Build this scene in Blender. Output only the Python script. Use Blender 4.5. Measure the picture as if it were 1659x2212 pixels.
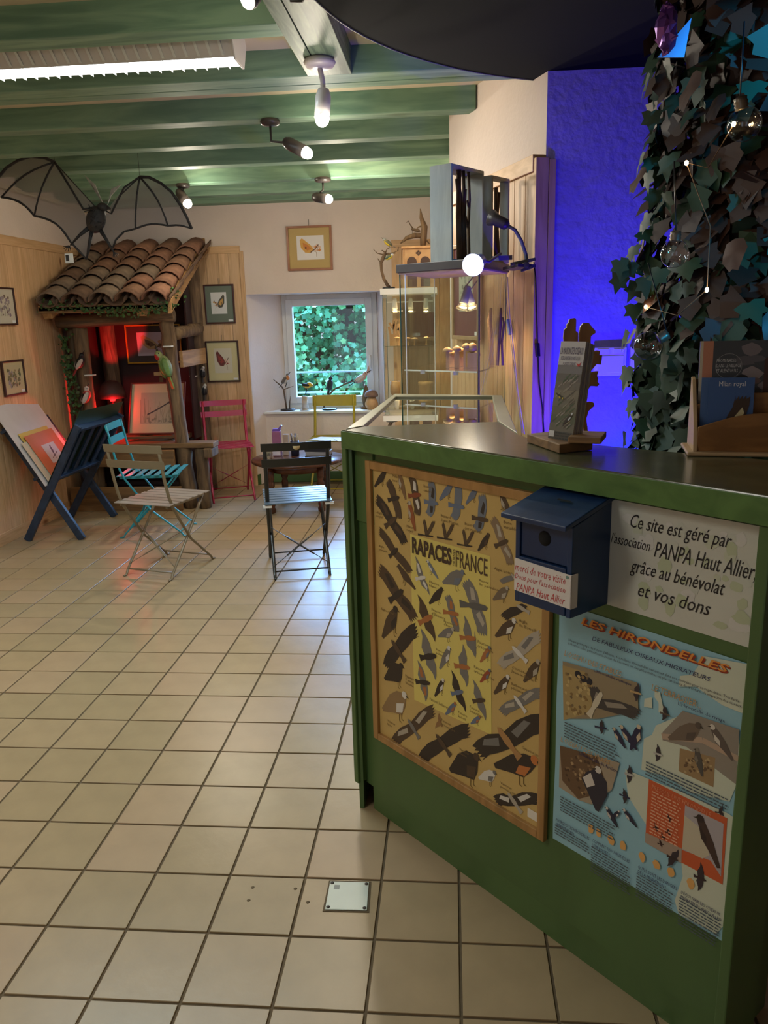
import bpy, bmesh, math, random
from mathutils import Vector, Matrix, Euler
random.seed(7)
sc = bpy.context.scene
for o in list(bpy.data.objects): bpy.data.objects.remove(o)
col = sc.collection
V = Vector
def lin(c):
    return tuple(((x/255)/12.92 if x/255 <= .04045 else ((x/255+.055)/1.055)**2.4) for x in c)
# ---------------------------------------------------------------- camera (solved from the 21 cm floor-tile grid)
FPX = 1703.42538
CAM = V((-0.01534, -1.41125, 1.48622))
yaw, pitch, roll = 0.0880068788, 0.242412789, -0.0265924085
fw = V((-math.sin(yaw)*math.cos(pitch), math.cos(yaw)*math.cos(pitch), -math.sin(pitch)))
rt0 = V((math.cos(yaw), math.sin(yaw), 0)); up0 = rt0.cross(fw)
cr, sr = math.cos(roll), math.sin(roll)
RT = cr*rt0 + sr*up0; UP = -sr*rt0 + cr*up0
cd = bpy.data.cameras.new('camera'); cam = bpy.data.objects.new('camera', cd); col.objects.link(cam)
cd.sensor_fit = 'VERTICAL'; cd.sensor_height = 24; cd.lens = FPX/2212*24; cd.clip_start = .02
M = Matrix.Identity(4)
for i in range(3):
    M[i][0] = RT[i]; M[i][1] = UP[i]; M[i][2] = -fw[i]; M[i][3] = CAM[i]
cam.matrix_world = M
sc.camera = cam
# ---------------------------------------------------------------- exposure and sky
sc.view_settings.view_transform = 'Standard'; sc.view_settings.look = 'None'
sc.view_settings.gamma = 1; sc.view_settings.use_curve_mapping = False
sc.view_settings.exposure = 0.0
w = bpy.data.worlds.new('sky'); sc.world = w; w.use_nodes = True
bg = w.node_tree.nodes['Background']; bg.inputs[0].default_value = (.74, .86, 1, 1); bg.inputs[1].default_value = 1.0
# ---------------------------------------------------------------- lamps
def lamp(name, kind, loc, energy, colr, size=.05, target=None, angle=90, blend=.5, size_y=None, spread=None):
    ld = bpy.data.lights.new(name, kind); ld.energy = energy; ld.color = colr
    if kind == 'AREA':
        ld.size = size
        if size_y: ld.shape = 'RECTANGLE'; ld.size_y = size_y
        if spread: ld.spread = math.radians(spread)
    else: ld.shadow_soft_size = size
    if kind == 'SPOT': ld.spot_size = math.radians(angle); ld.spot_blend = blend
    o = bpy.data.objects.new(name, ld); col.objects.link(o); o.location = loc
    if target is not None:
        o.rotation_euler = (V(target)-V(loc)).to_track_quat('-Z', 'Y').to_euler()
    return o
COOL = (.70, .92, 1.0); WARM = (1.0, .80, .58); WHITE = (1, .93, .82)
# fluorescent fixtures between the joists (one in view, one unseen fill added behind the camera)
lamp('fluorescent_light', 'AREA', (-1.62, 1.79, 2.405), 26, COOL, 1.5, (-1.62, 1.79, 0), size_y=.1)
lamp('fluorescent_light', 'AREA', (-1.9, -.65, 2.405), 17, (1, .93, .82), 1.5, (-1.9, -.65, 0), size_y=.1)
# sky light falling steeply on the window from outside
lamp('window_sky_light', 'AREA', (-.9, 8.7, 2.75), 1500, (.26, .48, 1), 4.6, (-1.15, 5.9, 1.1), size_y=1.6)
# blue wall washer and azure washer on the floor behind the counter
lamp('blue_wash_light', 'SPOT', (.56, 1.52, .72), 62, (.06, .006, 1), .05, (.62, 2.2, 1.75), 110, .8)
lamp('azure_wash_light', 'SPOT', (.78, 1.72, .55), 16, (.0, .16, 1), .05, (.85, 2.2, 1.0), 110, .8)
# cyan spot on the ivy tree, red spot in the shelter
lamp('cyan_tree_light', 'SPOT', (1.0, -.1, 2.2), 70, (.02, .42, 1), .03, (.69, .56, 2.06), 22, .6)
lamp('green_tree_light', 'SPOT', (1.02, -.12, 1.42), 40, (.01, .45, 1), .03, (.71, .58, 1.56), 34, .9)
lamp('red_shelter_light', 'SPOT', (-2.71, 5.0, 1.07), 20, (1, .015, .02), .02, (-2.97, 5.45, 1.47), 56, .3)
lamp('red_shelter_light', 'POINT', (-2.79, 4.92, .82), 4.5, (1, .015, .02), .02)
# ---------------------------------------------------------------- measuring helpers
def ray(px, py): return RT*((px-829.5)/FPX) - UP*((py-1106)/FPX) + fw
def at(px, py, X=None, Y=None, Z=None):
    d = ray(px, py)
    if X is not None: t = (X-CAM.x)/d.x
    elif Y is not None: t = (Y-CAM.y)/d.y
    else: t = (Z-CAM.z)/d.z
    return CAM + d*t
# ---------------------------------------------------------------- materials
MATS = {}
def nt(name):
    m = bpy.data.materials.new(name); m.use_nodes = True
    t = m.node_tree; b = t.nodes['Principled BSDF']
    return m, t, b
def plain(name, c, rough=.5, metal=0, var=.12, scale=12, bump=0, bscale=60, spec=None, trans=0, coat=0):
    if name in MATS: return MATS[name]
    m, t, b = nt(name); N = t.nodes; L = t.links
    b.inputs['Roughness'].default_value = rough; b.inputs['Metallic'].default_value = metal
    if spec is not None: b.inputs['Specular IOR Level'].default_value = spec
    if trans: b.inputs['Transmission Weight'].default_value = trans
    if coat: b.inputs['Coat Weight'].default_value = coat; b.inputs['Coat Roughness'].default_value = .15
    lc = lin(c)
    tc = N.new('ShaderNodeTexCoord')
    if var:
        n = N.new('ShaderNodeTexNoise'); n.inputs['Scale'].default_value = scale; n.inputs['Detail'].default_value = 4
        L.new(tc.outputs['Object'], n.inputs['Vector'])
        r = N.new('ShaderNodeValToRGB')
        r.color_ramp.elements[0].position = .3; r.color_ramp.elements[1].position = .7
        r.color_ramp.elements[0].color = (*[x*(1-var) for x in lc], 1); r.color_ramp.elements[1].color = (*[min(1, x*(1+var)) for x in lc], 1)
        L.new(n.outputs['Fac'], r.inputs['Fac']); L.new(r.outputs['Color'], b.inputs['Base Color'])
    else: b.inputs['Base Color'].default_value = (*lc, 1)
    if bump:
        n2 = N.new('ShaderNodeTexNoise'); n2.inputs['Scale'].default_value = bscale; n2.inputs['Detail'].default_value = 5
        L.new(tc.outputs['Object'], n2.inputs['Vector'])
        bp = N.new('ShaderNodeBump'); bp.inputs['Strength'].default_value = bump; bp.inputs['Distance'].default_value = .01
        L.new(n2.outputs['Fac'], bp.inputs['Height']); L.new(bp.outputs['Normal'], b.inputs['Normal'])
    MATS[name] = m; return m
def wood(name, c1, c2, axis='Z', scale=9, stretch=14, rough=.5, knots=0, kc=(80, 45, 20), bump=.15, world=True, rnd=.15, contrast=(.35, .65)):
    "stretched-noise grain along an axis, optional knots, per-object tone"
    if name in MATS: return MATS[name]
    m, t, b = nt(name); N = t.nodes; L = t.links
    b.inputs['Roughness'].default_value = rough
    if world:
        g = N.new('ShaderNodeNewGeometry'); src = g.outputs['Position']
    else:
        g = N.new('ShaderNodeTexCoord'); src = g.outputs['Object']
    oi = N.new('ShaderNodeObjectInfo')
    add = N.new('ShaderNodeVectorMath'); add.operation = 'ADD'
    sc_ = N.new('ShaderNodeVectorMath'); sc_.operation = 'SCALE'; sc_.inputs[0].default_value = (13, 7, 17)
    L.new(oi.outputs['Random'], sc_.inputs['Scale']); L.new(src, add.inputs[0]); L.new(sc_.outputs[0], add.inputs[1])
    mp = N.new('ShaderNodeMapping'); s = [stretch]*3; s['XYZ'.index(axis)] = 1
    mp.inputs['Scale'].default_value = s; L.new(add.outputs[0], mp.inputs['Vector'])
    n = N.new('ShaderNodeTexNoise'); n.inputs['Scale'].default_value = scale*.35; n.inputs['Detail'].default_value = 6; n.inputs['Distortion'].default_value = 1.2
    L.new(mp.outputs[0], n.inputs['Vector'])
    r = N.new('ShaderNodeValToRGB'); r.color_ramp.elements[0].position = contrast[0]; r.color_ramp.elements[1].position = contrast[1]
    r.color_ramp.elements[0].color = (*lin(c1), 1); r.color_ramp.elements[1].color = (*lin(c2), 1)
    L.new(n.outputs['Fac'], r.inputs['Fac']); out = r.outputs['Color']
    hs = N.new('ShaderNodeHueSaturation'); mr = N.new('ShaderNodeMapRange')
    mr.inputs[3].default_value = 1-rnd; mr.inputs[4].default_value = 1+rnd
    L.new(oi.outputs['Random'], mr.inputs[0]); L.new(mr.outputs[0], hs.inputs['Value']); L.new(out, hs.inputs['Color']); out = hs.outputs[0]
    if knots:
        mp2 = N.new('ShaderNodeMapping'); s2 = [2.2]*3; s2['XYZ'.index(axis)] = 1; mp2.inputs['Scale'].default_value = s2
        L.new(add.outputs[0], mp2.inputs['Vector'])
        vo = N.new('ShaderNodeTexVoronoi'); vo.inputs['Scale'].default_value = knots; L.new(mp2.outputs[0], vo.inputs['Vector'])
        r2 = N.new('ShaderNodeValToRGB'); r2.color_ramp.elements[0].position = .05; r2.color_ramp.elements[1].position = .13
        r2.color_ramp.elements[0].color = (1, 1, 1, 1); r2.color_ramp.elements[1].color = (0, 0, 0, 1)
        L.new(vo.outputs['Distance'], r2.inputs['Fac'])
        mx = N.new('ShaderNodeMix'); mx.data_type = 'RGBA'; L.new(r2.outputs['Color'], mx.inputs['Factor']); L.new(out, mx.inputs['A'])
        mx.inputs['B'].default_value = (*lin(kc), 1); out = mx.outputs['Result']
    L.new(out, b.inputs['Base Color'])
    bp = N.new('ShaderNodeBump'); bp.inputs['Strength'].default_value = bump; bp.inputs['Distance'].default_value = .004
    L.new(n.outputs['Fac'], bp.inputs['Height']); L.new(bp.outputs['Normal'], b.inputs['Normal'])
    MATS[name] = m; return m
def emit(name, c, s):
    if name in MATS: return MATS[name]
    m, t, b = nt(name); b.inputs['Base Color'].default_value = (*c, 1)
    b.inputs['Emission Color'].default_value = (*c, 1); b.inputs['Emission Strength'].default_value = s
    MATS[name] = m; return m
def glassy(name, tint=(.93, .98, .96), rough=0.0, refl=1.0):
    "thin clear sheet: mostly see-through, mirror reflection rising at grazing angles"
    if name in MATS: return MATS[name]
    m, t, b = nt(name); N = t.nodes; L = t.links; N.remove(b)
    tr = N.new('ShaderNodeBsdfTransparent'); tr.inputs[0].default_value = (*tint, 1)
    gl = N.new('ShaderNodeBsdfGlossy'); gl.inputs['Roughness'].default_value = rough; gl.inputs['Color'].default_value = (1, 1, 1, 1)
    fr = N.new('ShaderNodeLayerWeight'); pw = N.new('ShaderNodeMath'); pw.operation = 'POWER'; pw.inputs[1].default_value = 5; ma = N.new('ShaderNodeMath'); ma.operation = 'MULTIPLY_ADD'; ma.inputs[1].default_value = .95; ma.inputs[2].default_value = .045; L.new(fr.outputs['Facing'], pw.inputs[0]); L.new(pw.outputs[0], ma.inputs[0])
    mu = N.new('ShaderNodeMath'); mu.operation = 'MULTIPLY'; mu.inputs[1].default_value = refl; mu.use_clamp = True
    mx = N.new('ShaderNodeMixShader'); L.new(ma.outputs[0], mu.inputs[0]); L.new(mu.outputs[0], mx.inputs[0])
    L.new(tr.outputs[0], mx.inputs[1]); L.new(gl.outputs[0], mx.inputs[2])
    L.new(mx.outputs[0], N['Material Output'].inputs['Surface'])
    MATS[name] = m; return m
# ---------------------------------------------------------------- mesh builder
def wm(o):
    m = Matrix.Identity(4)
    while o is not None: m = o.matrix_basis @ m; o = o.parent
    return m
def basis(d, up=V((0, 0, 1))):
    d = V(d).normalized(); x = V(up).cross(d)
    if x.length < 1e-4: x = V((1, 0, 0)).cross(d)
    if x.length < 1e-4: x = V((0, 1, 0))
    x.normalize(); y = d.cross(x); return x, y, d
class MB:
    def __init__(s): s.v = []; s.f = []; s.m = []; s.s = []
    def add(s, vs, fs, mi=0, sm=False):
        n = len(s.v); s.v += [tuple(v) for v in vs]
        for f in fs: s.f.append([i+n for i in f]); s.m.append(mi); s.s.append(sm)
        return s
    def box(s, c, sz, R=None, mi=0):
        c = V(c); h = V(sz)/2
        vs = [V((x*h.x, y*h.y, z*h.z)) for x in (-1, 1) for y in (-1, 1) for z in (-1, 1)]
        if R is not None: vs = [R @ v for v in vs]
        return s.add([c+v for v in vs], [(0, 1, 3, 2), (4, 6, 7, 5), (0, 4, 5, 1), (2, 3, 7, 6), (0, 2, 6, 4), (1, 5, 7, 3)], mi)
    def bb(s, a, b, mi=0):
        a = V(a); b = V(b); return s.box((a+b)/2, (abs(b.x-a.x), abs(b.y-a.y), abs(b.z-a.z)), None, mi)
    def bar(s, p0, p1, w, h, up=(0, 0, 1), mi=0):
        "bar from p0 to p1, w across, h along up"
        p0 = V(p0); p1 = V(p1); x, y, d = basis(p1-p0, V(up))
        vs = []
        for p in (p0, p1):
            for a, b in ((-1, -1), (1, -1), (1, 1), (-1, 1)): vs.append(p + x*(a*w/2) + y*(b*h/2))
        return s.add(vs, [(3, 2, 1, 0), (4, 5, 6, 7), (0, 1, 5, 4), (1, 2, 6, 5), (2, 3, 7, 6), (3, 0, 4, 7)], mi)
    def tube(s, pts, r, n=8, mi=0, sm=True, rough=0, flat=1):
        pts = [V(p) for p in pts]; k = len(pts)
        rs = r if isinstance(r, (list, tuple)) else [r]*k
        vs = []; px = None
        for i, p in enumerate(pts):
            d = (pts[min(i+1, k-1)] - pts[max(i-1, 0)])
            if d.length < 1e-9: d = V((0, 0, 1))
            d.normalize()
            if px is None: x, y, _ = basis(d)
            else:
                x = px - d*px.dot(d)
                if x.length < 1e-6: x, y, _ = basis(d)
                x.normalize(); y = d.cross(x)
            px = x
            for j in range(n):
                a = 2*math.pi*j/n; rr = rs[i]*(1+random.uniform(-rough, rough))
                vs.append(p + x*(math.cos(a)*rr) + y*(math.sin(a)*rr*flat))
        fs = [(i*n+j, i*n+(j+1) % n, (i+1)*n+(j+1) % n, (i+1)*n+j) for i in range(k-1) for j in range(n)]
        fs += [tuple(range(n-1, -1, -1)), tuple((k-1)*n+j for j in range(n))]
        return s.add(vs, fs, mi, sm)
    def lathe(s, prof, base, n=20, axis=(0, 0, 1), mi=0, sm=True):
        "prof: list of (radius, height) along axis"
        x, y, d = basis(axis, V((0, 1, 0)) if abs(V(axis).normalized().z) > .9 else V((0, 0, 1))); base = V(base); vs = []
        for r, h in prof:
            for j in range(n):
                a = 2*math.pi*j/n; vs.append(base + d*h + x*(math.cos(a)*max(r, 1e-4)) + y*(math.sin(a)*max(r, 1e-4)))
        k = len(prof)
        fs = [(i*n+j, i*n+(j+1) % n, (i+1)*n+(j+1) % n, (i+1)*n+j) for i in range(k-1) for j in range(n)]
        fs += [tuple(range(n-1, -1, -1)), tuple((k-1)*n+j for j in range(n))]
        return s.add(vs, fs, mi, sm)
    def ell(s, c, r, d=(0, 0, 1), up=(0, 1, 0), nu=12, nv=8, mi=0):
        "ellipsoid: r = (side, up, along d)"
        x, y, z = basis(d, V(up)); c = V(c); vs = [c - z*r[2]]
        for i in range(1, nv):
            t = math.pi*i/nv
            for j in range(nu):
                a = 2*math.pi*j/nu; vs.append(c - z*(math.cos(t)*r[2]) + (x*(math.cos(a)*r[0]) + y*(math.sin(a)*r[1]))*math.sin(t))
        vs.append(c + z*r[2]); e = len(vs)-1
        fs = [(0, 1+(j+1) % nu, 1+j) for j in range(nu)]
        fs += [(1+i*nu+j, 1+i*nu+(j+1) % nu, 1+(i+1)*nu+(j+1) % nu, 1+(i+1)*nu+j) for i in range(nv-2) for j in range(nu)]
        fs += [(e, 1+(nv-2)*nu+j, 1+(nv-2)*nu+(j+1) % nu) for j in range(nu)]
        return s.add(vs, fs, mi, True)
    def prism(s, pts, vec, mi=0):
        pts = [V(p) for p in pts]; n = len(pts); vec = V(vec)
        return s.add(pts+[p+vec for p in pts], [tuple(range(n-1, -1, -1)), tuple(range(n, 2*n))] + [(i, (i+1) % n, n+(i+1) % n, n+i) for i in range(n)], mi)
    def face(s, pts, mi=0): return s.add(pts, [tuple(range(len(pts)))], mi)
    def build(s, name, mats, parent=None, bevel=0, local=False, recalc=True):
        me = bpy.data.meshes.new(name)
        vs = s.v
        if parent is not None and not local:
            inv = wm(parent).inverted(); vs = [tuple(inv @ V(v)) for v in vs]
        me.from_pydata(vs, [], s.f); me.update()
        if not isinstance(mats, (list, tuple)): mats = [mats]
        for m in mats: me.materials.append(m)
        me.polygons.foreach_set('material_index', s.m); me.polygons.foreach_set('use_smooth', s.s)
        if recalc:
            bm = bmesh.new(); bm.from_mesh(me); bmesh.ops.recalc_face_normals(bm, faces=bm.faces); bm.to_mesh(me); bm.free()
        o = bpy.data.objects.new(name, me); col.objects.link(o)
        if parent is not None: o.parent = parent
        if bevel:
            b = o.modifiers.new('bevel', 'BEVEL'); b.width = bevel; b.segments = 2; b.limit_method = 'ANGLE'
        return o
def thing(name, label, cat, loc=(0, 0, 0), rz=0, group=None, mat=None):
    o = bpy.data.objects.new(name, None); col.objects.link(o); o.empty_display_size = .05
    if mat is not None: o.matrix_basis = mat
    else: o.location = loc; o.rotation_euler = (0, 0, rz)
    o['label'] = label; o['category'] = cat
    if group: o['group'] = group
    return o
def tag(o, label, cat, group=None, kind=None):
    o['label'] = label; o['category'] = cat
    if group: o['group'] = group
    if kind: o['kind'] = kind
    return o
def struct(o): o['kind'] = 'structure'; return o
def stuff(o): o['kind'] = 'stuff'; return o
def link_copy(src, name, parent, loc=None, rot=None, scale=None, mat=None):
    c = src.copy(); c.name = name; col.objects.link(c); c.parent = parent
    if mat is not None: c.matrix_basis = mat
    if loc is not None: c.location = loc
    if rot is not None: c.rotation_euler = rot
    if scale is not None: c.scale = scale
    return c
def plane_mat(o, u, v, w_):
    m = Matrix.Identity(4)
    for i in range(3): m[i][0] = u[i]; m[i][1] = v[i]; m[i][2] = w_[i]; m[i][3] = o[i]
    return m
# ---------------------------------------------------------------- flat print helper (u right, v up, w out of the plane)
def pcol(c, rough=.6): return plain('print_%d_%d_%d' % c, c, rough, var=0)
class Print:
    def __init__(s, lay0=0.0): s.mb = MB(); s.ms = []; s.l0 = lay0
    def mi(s, c):
        m = pcol(c)
        if m not in s.ms: s.ms.append(m)
        return s.ms.index(m)
    def poly(s, pts, c, lay=1):
        z = s.l0+.0003*lay+(len(s.mb.f) % 100)*2e-6; s.mb.face([(p[0], p[1], z) for p in pts], s.mi(c))
    def rect(s, u0, v0, u1, v1, c, lay=1): s.poly([(u0, v0), (u1, v0), (u1, v1), (u0, v1)], c, lay)
    def disc(s, u, v, ru, rv, c, lay=1, n=12, a=0):
        s.poly([(u+ru*math.cos(t)*math.cos(a)-rv*math.sin(t)*math.sin(a), v+ru*math.cos(t)*math.sin(a)+rv*math.sin(t)*math.cos(a)) for t in [2*math.pi*i/n for i in range(n)]], c, lay)
    def blob(s, u, v, r, c, lay=1, n=10, asp=1, jit=.3):
        s.poly([(u+r*(1+random.uniform(-jit, jit))*math.cos(2*math.pi*i/n), v+asp*r*(1+random.uniform(-jit, jit))*math.sin(2*math.pi*i/n)) for i in range(n)], c, lay)
    def line(s, pts, wd, c, lay=1):
        for a, b in zip(pts[:-1], pts[1:]):
            a = V((a[0], a[1])); b = V((b[0], b[1])); d = b-a
            if d.length < 1e-9: continue
            q = V((-d.y, d.x)).normalized()*wd/2
            s.poly([a-q, b-q, b+q, a+q], c, lay)
    def text(s, body, u0, v0, u1, v1, c, lay=3, shear=0, bold=0, rot=0, res=2):
        "lettering stretched into the box u0..u1, v0..v1 (rot=90: runs upward)"
        cu = bpy.data.curves.new('t', 'FONT'); cu.body = body; cu.size = 1; cu.shear = shear; cu.offset = bold; cu.resolution_u = res
        o = bpy.data.objects.new('t', cu); col.objects.link(o)
        bpy.context.view_layer.update()
        me = bpy.data.meshes.new_from_object(o.evaluated_get(bpy.context.evaluated_depsgraph_get()))
        vs = [v.co.copy() for v in me.vertices]; fs = [tuple(p.vertices) for p in me.polygons]
        bpy.data.objects.remove(o); bpy.data.curves.remove(cu); bpy.data.meshes.remove(me)
        if not vs: return
        if rot: vs = [V((-v.y, v.x, 0)) for v in vs]
        x0 = min(v.x for v in vs); x1 = max(v.x for v in vs); y0 = min(v.y for v in vs); y1 = max(v.y for v in vs)
        s.mb.add([(u0+(v.x-x0)/(x1-x0)*(u1-u0), v0+(v.y-y0)/(y1-y0)*(v1-v0), s.l0+.0003*lay) for v in vs], fs, s.mi(c))
    def greek(s, u0, v1, u1, n, dv, c, lay=2, h=.4, ragged=True):
        "unreadable small print: word-length dashes"
        for i in range(n):
            v = v1-dv*i; u = u0; end = u1 - (random.uniform(0, .12)*(u1-u0) if ragged else 0)
            while u < end:
                L_ = random.uniform(.6, 2.4)*dv; s.rect(u, v-dv*h, min(u+L_, end), v, c, lay); u += L_+dv*.35
    def fly(s, A, B, H, T, c1, c2=None, c3=None, pointed=False, lay=2):
        A, B, H, T = [V((p[0], p[1])) for p in (A, B, H, T)]
        ax = H-T; L_ = ax.length; d = ax/L_; C = H*.55+T*.45; q = V((-d.y, d.x))
        L_ = min(L_, (A-B).length*.5)
        for X in (A, B):
            e = X-C; eL = e.length; e2 = e/eL; sp = V((-e2.y, e2.x))
            if sp.dot(d) < 0: sp = -sp
            P = [C+d*L_*.24, C+e*.45+sp*L_*.26, C+e*.8+sp*L_*.14, X]
            if not pointed:
                for k in range(1, 5):
                    P.append(X-e2*eL*(.05*k+.05)-sp*L_*(.09*k-.02)); P.append(X-e2*eL*(.04*k-.02)-sp*L_*(.1*k+.03))
                P += [C+e*.6-sp*L_*.3]
            else: P += [C+e*.7-sp*L_*.04]
            P += [C+e*.35-sp*L_*.28, C-d*L_*.22]
            s.poly(P, c1, lay)
            if c3: s.poly([C+e*.2+sp*L_*.12, C+e*.6+sp*L_*.14, C+e*.7-sp*L_*.02, C+e*.25-sp*L_*.1], c3, lay+1)
        cb = c2 or c1
        s.poly([H, H-d*L_*.1+q*L_*.09, C+q*L_*.13, C-d*L_*.3+q*L_*.08, T+q*L_*.14, T, T-q*L_*.14, C-d*L_*.3-q*L_*.08, C-q*L_*.13, H-d*L_*.1-q*L_*.09], cb, lay+2)
    def perch(s, H, T, c1, c2=None, fat=1, lay=2, legs=True):
        H = V((H[0], H[1])); T = V((T[0], T[1])); ax = H-T; L_ = ax.length; d = ax/L_
        q = V((-d.y, d.x))
        if q.y > 0: q = -q            # q points to the belly side (down)
        f = .17*fat
        s.poly([H+d*L_*.03, H-d*L_*.05-q*L_*.07, H-d*L_*.2-q*L_*.1*fat, H-d*L_*.5-q*L_*.11*fat, T-q*L_*.03, T+q*L_*.05, H-d*L_*.65+q*L_*f*.7, H-d*L_*.4+q*L_*f*1.15, H-d*L_*.18+q*L_*f*.8, H-d*L_*.02+q*L_*.09], c1, lay)
        s.disc(H.x, H.y, L_*.085, L_*.085, c2 or c1, lay+1)
        b = H+q*L_*.02+V((math.copysign(.07, d.x)*L_, 0)); s.poly([H+V((math.copysign(.05, d.x)*L_, .02*L_)), b+V((math.copysign(.07, d.x)*L_, -.03*L_)), H+V((math.copysign(.05, d.x)*L_, -.03*L_))], (60, 50, 35), lay+1)
        if c2: s.poly([H-d*L_*.15+q*L_*f*.5, H-d*L_*.35+q*L_*f*1.05, H-d*L_*.55+q*L_*f*.75, H-d*L_*.4+q*L_*f*.2], c2, lay+1)
        if legs:
            for k in (.38, .48):
                p = H-d*L_*k+q*L_*f; s.line([p, p+V((0, -L_*.16)), p+V((math.copysign(.06, d.x)*L_, -L_*.17))], L_*.018, (120, 95, 45), lay)
    def build(s, name, parent): return s.mb.build(name, s.ms, parent, local=True, recalc=False)
# ================================================================ THE SETTING
XL, YB, HC = -3.14, 5.637, 2.555
m_tile = plain('floor_tile', (168, 147, 113), .34, var=.07, scale=9, bump=.05, bscale=40)
m_tile_b = plain('floor_tile_b', (172, 148, 116), .36, var=.06, scale=7, bump=.05, bscale=40)
m_tile_c = plain('floor_tile_c', (163, 144, 110), .32, var=.07, scale=8, bump=.05, bscale=40)
m_grout = plain('grout', (100, 86, 64), .9, var=.15, scale=40)
m_plaster = plain('plaster', (224, 210, 202), .85, var=.04, scale=3, bump=.25, bscale=45)
m_ceil = plain('ceiling_plaster', (214, 200, 176), .9, var=.04, scale=3)
m_rough = plain('blue_lit_plaster', (150, 140, 228), .8, var=.05, scale=6, bump=.7, bscale=28)  # blue of the wash lamps is mixed into the plaster colour
m_joist = wood('green_joist', (98, 134, 114), (132, 166, 140), 'X', 5, 9, .62, knots=1.3, kc=(74, 100, 76), rnd=.06)
m_beam = wood('green_beam', (70, 92, 72), (112, 134, 106), 'Y', 8, 12, .5, knots=2.2, kc=(40, 60, 45), contrast=(.42, .58))
m_pine = wood('pine_plank', (202, 162, 118), (224, 186, 144), 'Z', 7, 12, .5, knots=2.6, kc=(118, 66, 30), rnd=.07)
m_pine_h = wood('pine_rail', (196, 156, 112), (220, 182, 138), 'Y', 7, 12, .5, knots=2, kc=(118, 66, 30), rnd=.05)
m_pine_x = wood('pine_rail_x', (196, 156, 112), (220, 182, 138), 'X', 7, 12, .5, knots=2, kc=(118, 66, 30), rnd=.05)
m_green = wood('green_paint', (74, 102, 58), (82, 112, 64), 'Z', 4, 3, .42, rnd=.0, bump=.03)
m_white = plain('white_paint', (228, 228, 226), .45, var=.02)
m_winframe = plain('window_frame_white', (222, 224, 228), .3, var=.02)

mb = MB(); mb.bb((-3.4, -3.4, -.12), (3.2, 6.3, -.004)); floor = struct(mb.build('floor', m_grout))
G = .21; W = .2025
tm = MB(); h = W/2; c = .0009
tm.add([(-h, -h, -.012), (h, -h, -.012), (h, h, -.012), (-h, h, -.012), (-h, -h, -c), (h, -h, -c), (h, h, -c), (-h, h, -c),
        (-h+c, -h+c, 0), (h-c, -h+c, 0), (h-c, h-c, 0), (-h+c, h-c, 0)],
       [(0, 1, 5, 4), (1, 2, 6, 5), (2, 3, 7, 6), (3, 0, 4, 7), (4, 5, 9, 8), (5, 6, 10, 9), (6, 7, 11, 10), (7, 4, 8, 11), (8, 9, 10, 11)])
tproto = [tm.build('tile', mm, floor) for mm in (m_tile, m_tile_b, m_tile_c)]
cells = []
for i in range(-15, 15):
    for j in range(-15, 27):
        cx, cy = (i+.5)*G, (j+.5)*G
        if cx > .0 and cy > 3.0: continue
        d = V((cx, cy, 0))-CAM; zf = d.dot(fw); vis = False
        if zf > .3:
            px = 829.5+FPX*d.dot(RT)/zf; py = 1106-FPX*d.dot(UP)/zf
            vis = -80 < px < 1740 and py < 2330 and not (px > 860 and py < 1700) and not (px > 1300 and py < 2212)
        cells.append((zf if vis else 1e3+d.length, cx, cy))
cells.sort()
rest = MB(); first = [True]*3
for n, (zf, cx, cy) in enumerate(cells):
    k = random.choice((0, 0, 1, 2))
    if n < 300 and zf < 1e3:
        if first[k]: o = tproto[k]; first[k] = False
        else: o = link_copy(tproto[k], 'tile', floor)
        o.location = (cx, cy, random.uniform(-.0004, .0004))
    else:
        rest.add([(cx+x, cy+y, z) for x, y, z in tm.v], tm.f, k)
stuff(rest.build('far_tile', [m_tile, m_tile_b, m_tile_c], floor, recalc=False))
# ceiling with joists
mb = MB(); mb.bb((-3.4, -3.4, HC), (3.2, 6.3, HC+.1)); ceiling = struct(mb.build('ceiling', m_ceil))
def joist(y0, y1, x0, x1):
    m_ = MB(); m_.bb((x0, y0, 2.45), (x1, y1, HC+.01)); return m_.build('joist', m_joist, ceiling, bevel=.004)
for y in (-2.685, -2.085, -1.485, -.885, -.285, .315, .915): joist(y, y+.11, XL-.03, -.59)
joist(1.515, 1.638, XL-.03, -.59)
joist(2.112, 2.232, XL-.03, 2.6); joist(2.236, 2.312, XL-.03, 2.6)
joist(2.769, 2.88, XL-.03, .112)
for y in (3.304, 3.878, 4.506, 5.086): joist(y, y+.11, XL-.03, .05)
joist(5.50, 5.70, XL-.03, .05)
mb = MB(); mb.bb((-.592, -3.4, 2.449), (-.536, 2.112, HC+.01)); mb.build('beam_board', m_beam, ceiling, bevel=.002)
mb = MB(); mb.bb((-.532, -3.4, 2.449), (-.41, 2.112, HC+.01)); mb.build('beam_board', m_beam, ceiling, bevel=.002)
# left wall: plaster above, pine planks below
mb = MB(); mb.bb((-3.4, -3.4, 0), (XL-.03, 6.3, 2.6)); wl = struct(mb.build('wall_left', m_plaster))
y = -3.2
while y < 5.63:
    wd = random.choice((.085, .095, .105)); y1 = min(y+wd, 5.635)
    m_ = MB(); m_.bb((XL-.03, y+.0008, .05), (XL-.008, y1-.0008, 2.06)); m_.build('plank', m_pine, wl, bevel=.002)
    y = y1
mb = MB(); mb.bb((XL-.03, -3.2, 2.05), (XL, 5.635, 2.115)); mb.build('top_rail', m_pine_h, wl, bevel=.002)
mb = MB(); mb.bb((XL-.03, -3.2, 0), (XL, 5.0, .085)); struct(mb.build('baseboard_left', m_pine_h, None, bevel=.002))
mb = MB(); mb.bb((XL-.03, -3.2, 2.428), (XL+.01, YB, 2.462)); struct(mb.build('trim_1', m_ceil))
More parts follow.
